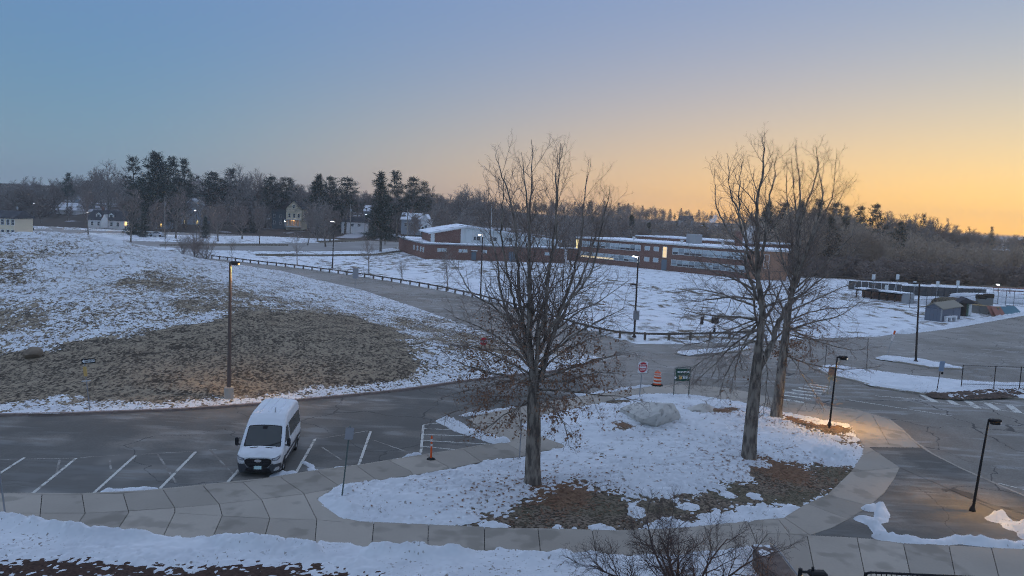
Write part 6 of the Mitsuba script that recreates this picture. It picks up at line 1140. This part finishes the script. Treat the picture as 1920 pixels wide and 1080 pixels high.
for nm, o, s in (('roof', f_, 0), ('roof', -f_, 1)):
    p0, p1 = (sb, sc_) if s == 0 else (sa, sc_ + dp); part(k, nm, hull([q + [0, 0, dz] for q, dz in ((p0 - e + o, HS - .12), (p1 + e + o, HS - .12), (r0 - e, zr), (r1 + e, zr)) for dz in (dz + .02, dz + .14)]), 'roof_tan')
part(k, 'corner_trim', wB.box(-.02, .14, 0, HS - .1, .05), 'grey_trim'); part(k, 'door', wB.box(wB.L * .6, wB.L * .6 + 1.2, 0, 1.6, .05), 'shed_blue')
g0 = gbox(1771, 1791, (603, 602), 1, 1); k = thing('picnic_bench', 'white folded bench leaning against the blue grey shed', 'bench')
part(k, 'seat', g0.box(0, g0.L, .55, .75, .25), 'sign_white'); part(k, 'side_panel', g0.box(0, .35, 0, .6, .25), 'sign_white'); part(k, 'side_panel', g0.box(g0.L - .35, g0.L, 0, .6, .25), 'sign_white'); part(k, 'brace', g0.box(g0.L * .45, g0.L * .55, 0, .6, .2), 'sign_white')
wD = gbox(1797, 1811, (592, 593), 1, 1); k = thing('shed', 'small dark shed with a pale green side and gable, right of the blue shed', 'shed')
part(k, 'wall', wD.box(0, wD.L, 0, 1.9, 0, 3.0), 'dark_board'); wE = gbox(1811, 1820, (593, 591), 1, 1); part(k, 'side_wall', wE.box(0.02, wE.L, 0, 1.95, .02, .3), 'green_paint'); part(k, 'side_panel', wE.box(wE.L * .35, wE.L * .9, .05, 1.7, .12), 'panel_pale'); part(k, 'roof', hull([np.array([*wD.at(s, o), z]) for s, o, z in ((-.2, .2, 1.9), (wD.L + 1.5, .2, 1.9), (wD.L * .8, .2, 2.7), (-.2, -3, 1.9), (wD.L + 1.5, -3, 1.9), (wD.L * .8, -3, 2.7))]), 'roof_shingle')
wG = gbox(1605, 1692, (557, 568), 1, 1); k = thing('dugout', 'long dark dugout with a snowy flat roof behind the island oaks', 'dugout')
part(k, 'back_wall', wG.box(0, wG.L, 0, 1.5, -1.6, 1.8), 'brick'); part(k, 'roof', wG.box(-.2, wG.L + .3, 1.5, 1.7, .3, 2.2), 'roof_snowy'); part(k, 'end_wall', wG.box(wG.L - .15, wG.L + .9, 0, 1.62, .1, 1.8), 'grey_trim'); part(k, 'bench', wG.box(.3, wG.L - .4, .4, .5, -1.1, 1.5), 'wood_post'); part(k, 'beam', wG.box(0, wG.L, 1.25, 1.48, .15), 'dark_board')
for i in range(6): s = wG.L * i / 6; part(k, 'post', wG.box(s, s + .12, 0, 1.25, .1), 'dark_board')
wW = gbox(1690, 1848, (566, 570), 1, 1); wW = Wall(at_depth(1690, 553, 150), at_depth(1848, 556, 150)); k = thing('windscreen_fence', 'long dark fence screen behind the ball field', 'fence')
zt = wW.hit(1760, 539)[1]
for i in range(14): a = wW.L * i / 14; part(k, 'screen_panel', wW.box(a + .03, a + wW.L / 14 - .03, 0, zt, .02, .02), 'wind_screen'); part(k, 'post', rod([*wW.at(a, .06), 0], [*wW.at(a, .06), zt + .1], .05, 6), 'dark_trim')
part(k, 'top_rail', wW.box(0, wW.L, zt, zt + .08, .03, .03), 'grey_trim')
wV = Wall(at_depth(1590, 545, 158), at_depth(1690, 551, 154)); k = thing('windscreen_fence', 'dark fence screen behind the dugout', 'fence')
for i in range(8): a = wV.L * i / 8; part(k, 'screen_panel', wV.box(a + .03, a + wV.L / 8 - .03, 0, 1.7, .02, .02), 'wind_screen')
# number boards on thin posts
for x, y, l in ((1638, 519, 'small white board on a post, leftmost above the dugout'), (1683, 519, 'small white board on a post, second from the left above the dugout'), (1715, 532, 'small white board on a post left of the two-headed lamp'), (1758, 532, 'small white board on a post right of the two-headed lamp'), (1796, 531, 'small white board on a post above the small dark shed'), (1662, 539, 'white lettered board over the dugout roof')):
    t_ = at_depth(x, y, 149); k = thing('field_board', l, 'sign'); part(k, 'board', cbox(t_ + [0, -.05, 0], (.62, .05, 1.0), 0, .01), 'panel_pale'); part(k, 'post', rod([t_[0], 149, 0], t_ + [0, 0, .4], .06, 6), 'steel')
# tall netting fence
nf = [G(x, y) for x, y in ((1705, 577), (1722, 578), (1736, 579), (1752, 577), (1768, 574), (1833, 569), (1870, 571), (1885, 573), (1900, 574), (1925, 576))]; k = thing('backstop_fence', 'open chain-link backstop with dark posts around the ball field', 'fence')
for b in nf: part(k, 'post', rod(b, b + [0, 0, 2.7], .05, 6), 'dark_trim')
for a, b in zip(nf[:-1], nf[1:]):
    for z in (.1, 1.4, 2.65): part(k, 'rail', rod(a + [0, 0, z], b + [0, 0, z], .03, 5), 'dark_trim')
    if a[0] > nf[5][0] - .1:
        n_ = max(2, int(np.linalg.norm(b - a) / .55)); mk = part(k, 'mesh', cat([rod(a + (b - a) * i / n_ + [0, 0, .1], a + (b - a) * i / n_ + [0, 0, 2.6], .014, 3) for i in range(1, n_)] + [rod(a + [0, 0, z], b + [0, 0, z], .014, 3) for z in np.arange(.6, 2.6, .5)]), 'steel'); labels[mk] = {'kind': 'stuff'}
wB2 = gbox(1820, 1870, (586, 592), 1, 1); k = thing('block_wall', 'low grey retaining wall of concrete blocks behind the two sheds', 'wall'); nb2 = int(wB2.L / 1.2)
for j in range(3):
    for i in range(nb2): a = wB2.L * i / nb2; part(k, 'block', wB2.box(a + .02, a + wB2.L / nb2 - .02, .4 * j + .01, .4 * j + .39, .02 * ((i + j) % 2), .4), 'block_grey')
part(k, 'coping', wB2.box(0, wB2.L, 1.2, 1.3, .08, .6), 'plywood')
def heap(name, label, cat_, px, size, m, seed): boulder_at = G(*px); g_ = np.random.default_rng(seed); mm = trimesh.creation.icosphere(subdivisions=3); v = np.array(mm.vertices) * np.array(size) / 2; v *= 1 + .5 * (nfbm(np.array(mm.vertices) * 1.5 + seed, 3, seed) - .5)[:, None]; v[:, 2] = np.maximum(v[:, 2], -.1); single(name, (v + boulder_at, np.array(mm.faces)), m, label, cat_, smooth=30)
heap('dirt_mound', 'dark mound of dirt with dead plants behind the sheds', 'mound', (1795, 577), (9, 4, 3.6), 'soil', 4)
heap('snow_mound', 'rounded snowy mound behind the backstop', 'mound', (1752, 570), (7, 4, 2.6), 'snow', 5)
heap('snow_mound', 'broad snowy mound at the right behind the backstop mesh', 'mound', (1880, 566), (20, 6, 3.0), 'snow', 6)
for i, (x, y) in enumerate(((1866, 592), (1874, 593), (1882, 593))):
    b = G(x, y); k = thing('trestle', ('left', 'middle', 'right')[i] + ' of three pinkish leaning boards at the end of the block wall', 'board'); part(k, 'board', hull([b + [-.5, 0, 0], b + [.4, 0, 0], b + [-.9, .9, 1.35], b + [-.1, .9, 1.35], b + [-.5, .12, 0], b + [.4, .12, 0], b + [-.9, 1.02, 1.35], b + [-.1, 1.02, 1.35]]), 'tarp_pink'); part(k, 'strut', rod(b + [.5, .8, 0], b + [-.3, .9, 1.3], .06, 6), 'plywood')
for i, (x, y) in enumerate(((1897, 592), (1909, 590))):
    b = G(x, y); single('tarp', hull([b + [-.8, 0, 0], b + [.7, 0, 0], b + [-1.2, 1.2, 1.25], b + [.1, 1.2, 1.2], b + [1.3, .8, 0], b + [-1, 1.6, 0]]), 'tarp_blue', ('left' if i == 0 else 'right') + ' of two blue tarpaulin covers at the right edge of the lot', 'tarpaulin')
for x, y, l in ((1838, 574, 'dark equipment box behind the block wall, left one'), (1852, 572, 'dark equipment box behind the block wall, right one')): b = G(x, y); k = thing('equipment_box', l, 'box'); part(k, 'case', cbox(b + [0, 0, 1.6], (1.5, .9, .7), 0, .05), 'dark_board'); part(k, 'stand', cbox(b + [0, 0, .62], (1.3, .8, 1.24), 0, .02), 'block_grey')
wR = gbox(1868, 1990, (556, 560), 1, 1); k = thing('bleacher', 'low reddish bleacher bench rows at the right edge', 'bleacher')
for i in range(3): part(k, 'bench_row', wR.box(0, wR.L, .5 + .55 * i, .62 + .55 * i, .4 - .7 * i, .1 + .7 * i), 'red_fence')
for i in range(5): s = wR.L * i / 4; part(k, 'frame', wR.box(max(0, s - .06), s + .06, 0, 1.6, -.9, 1.0), 'steel')
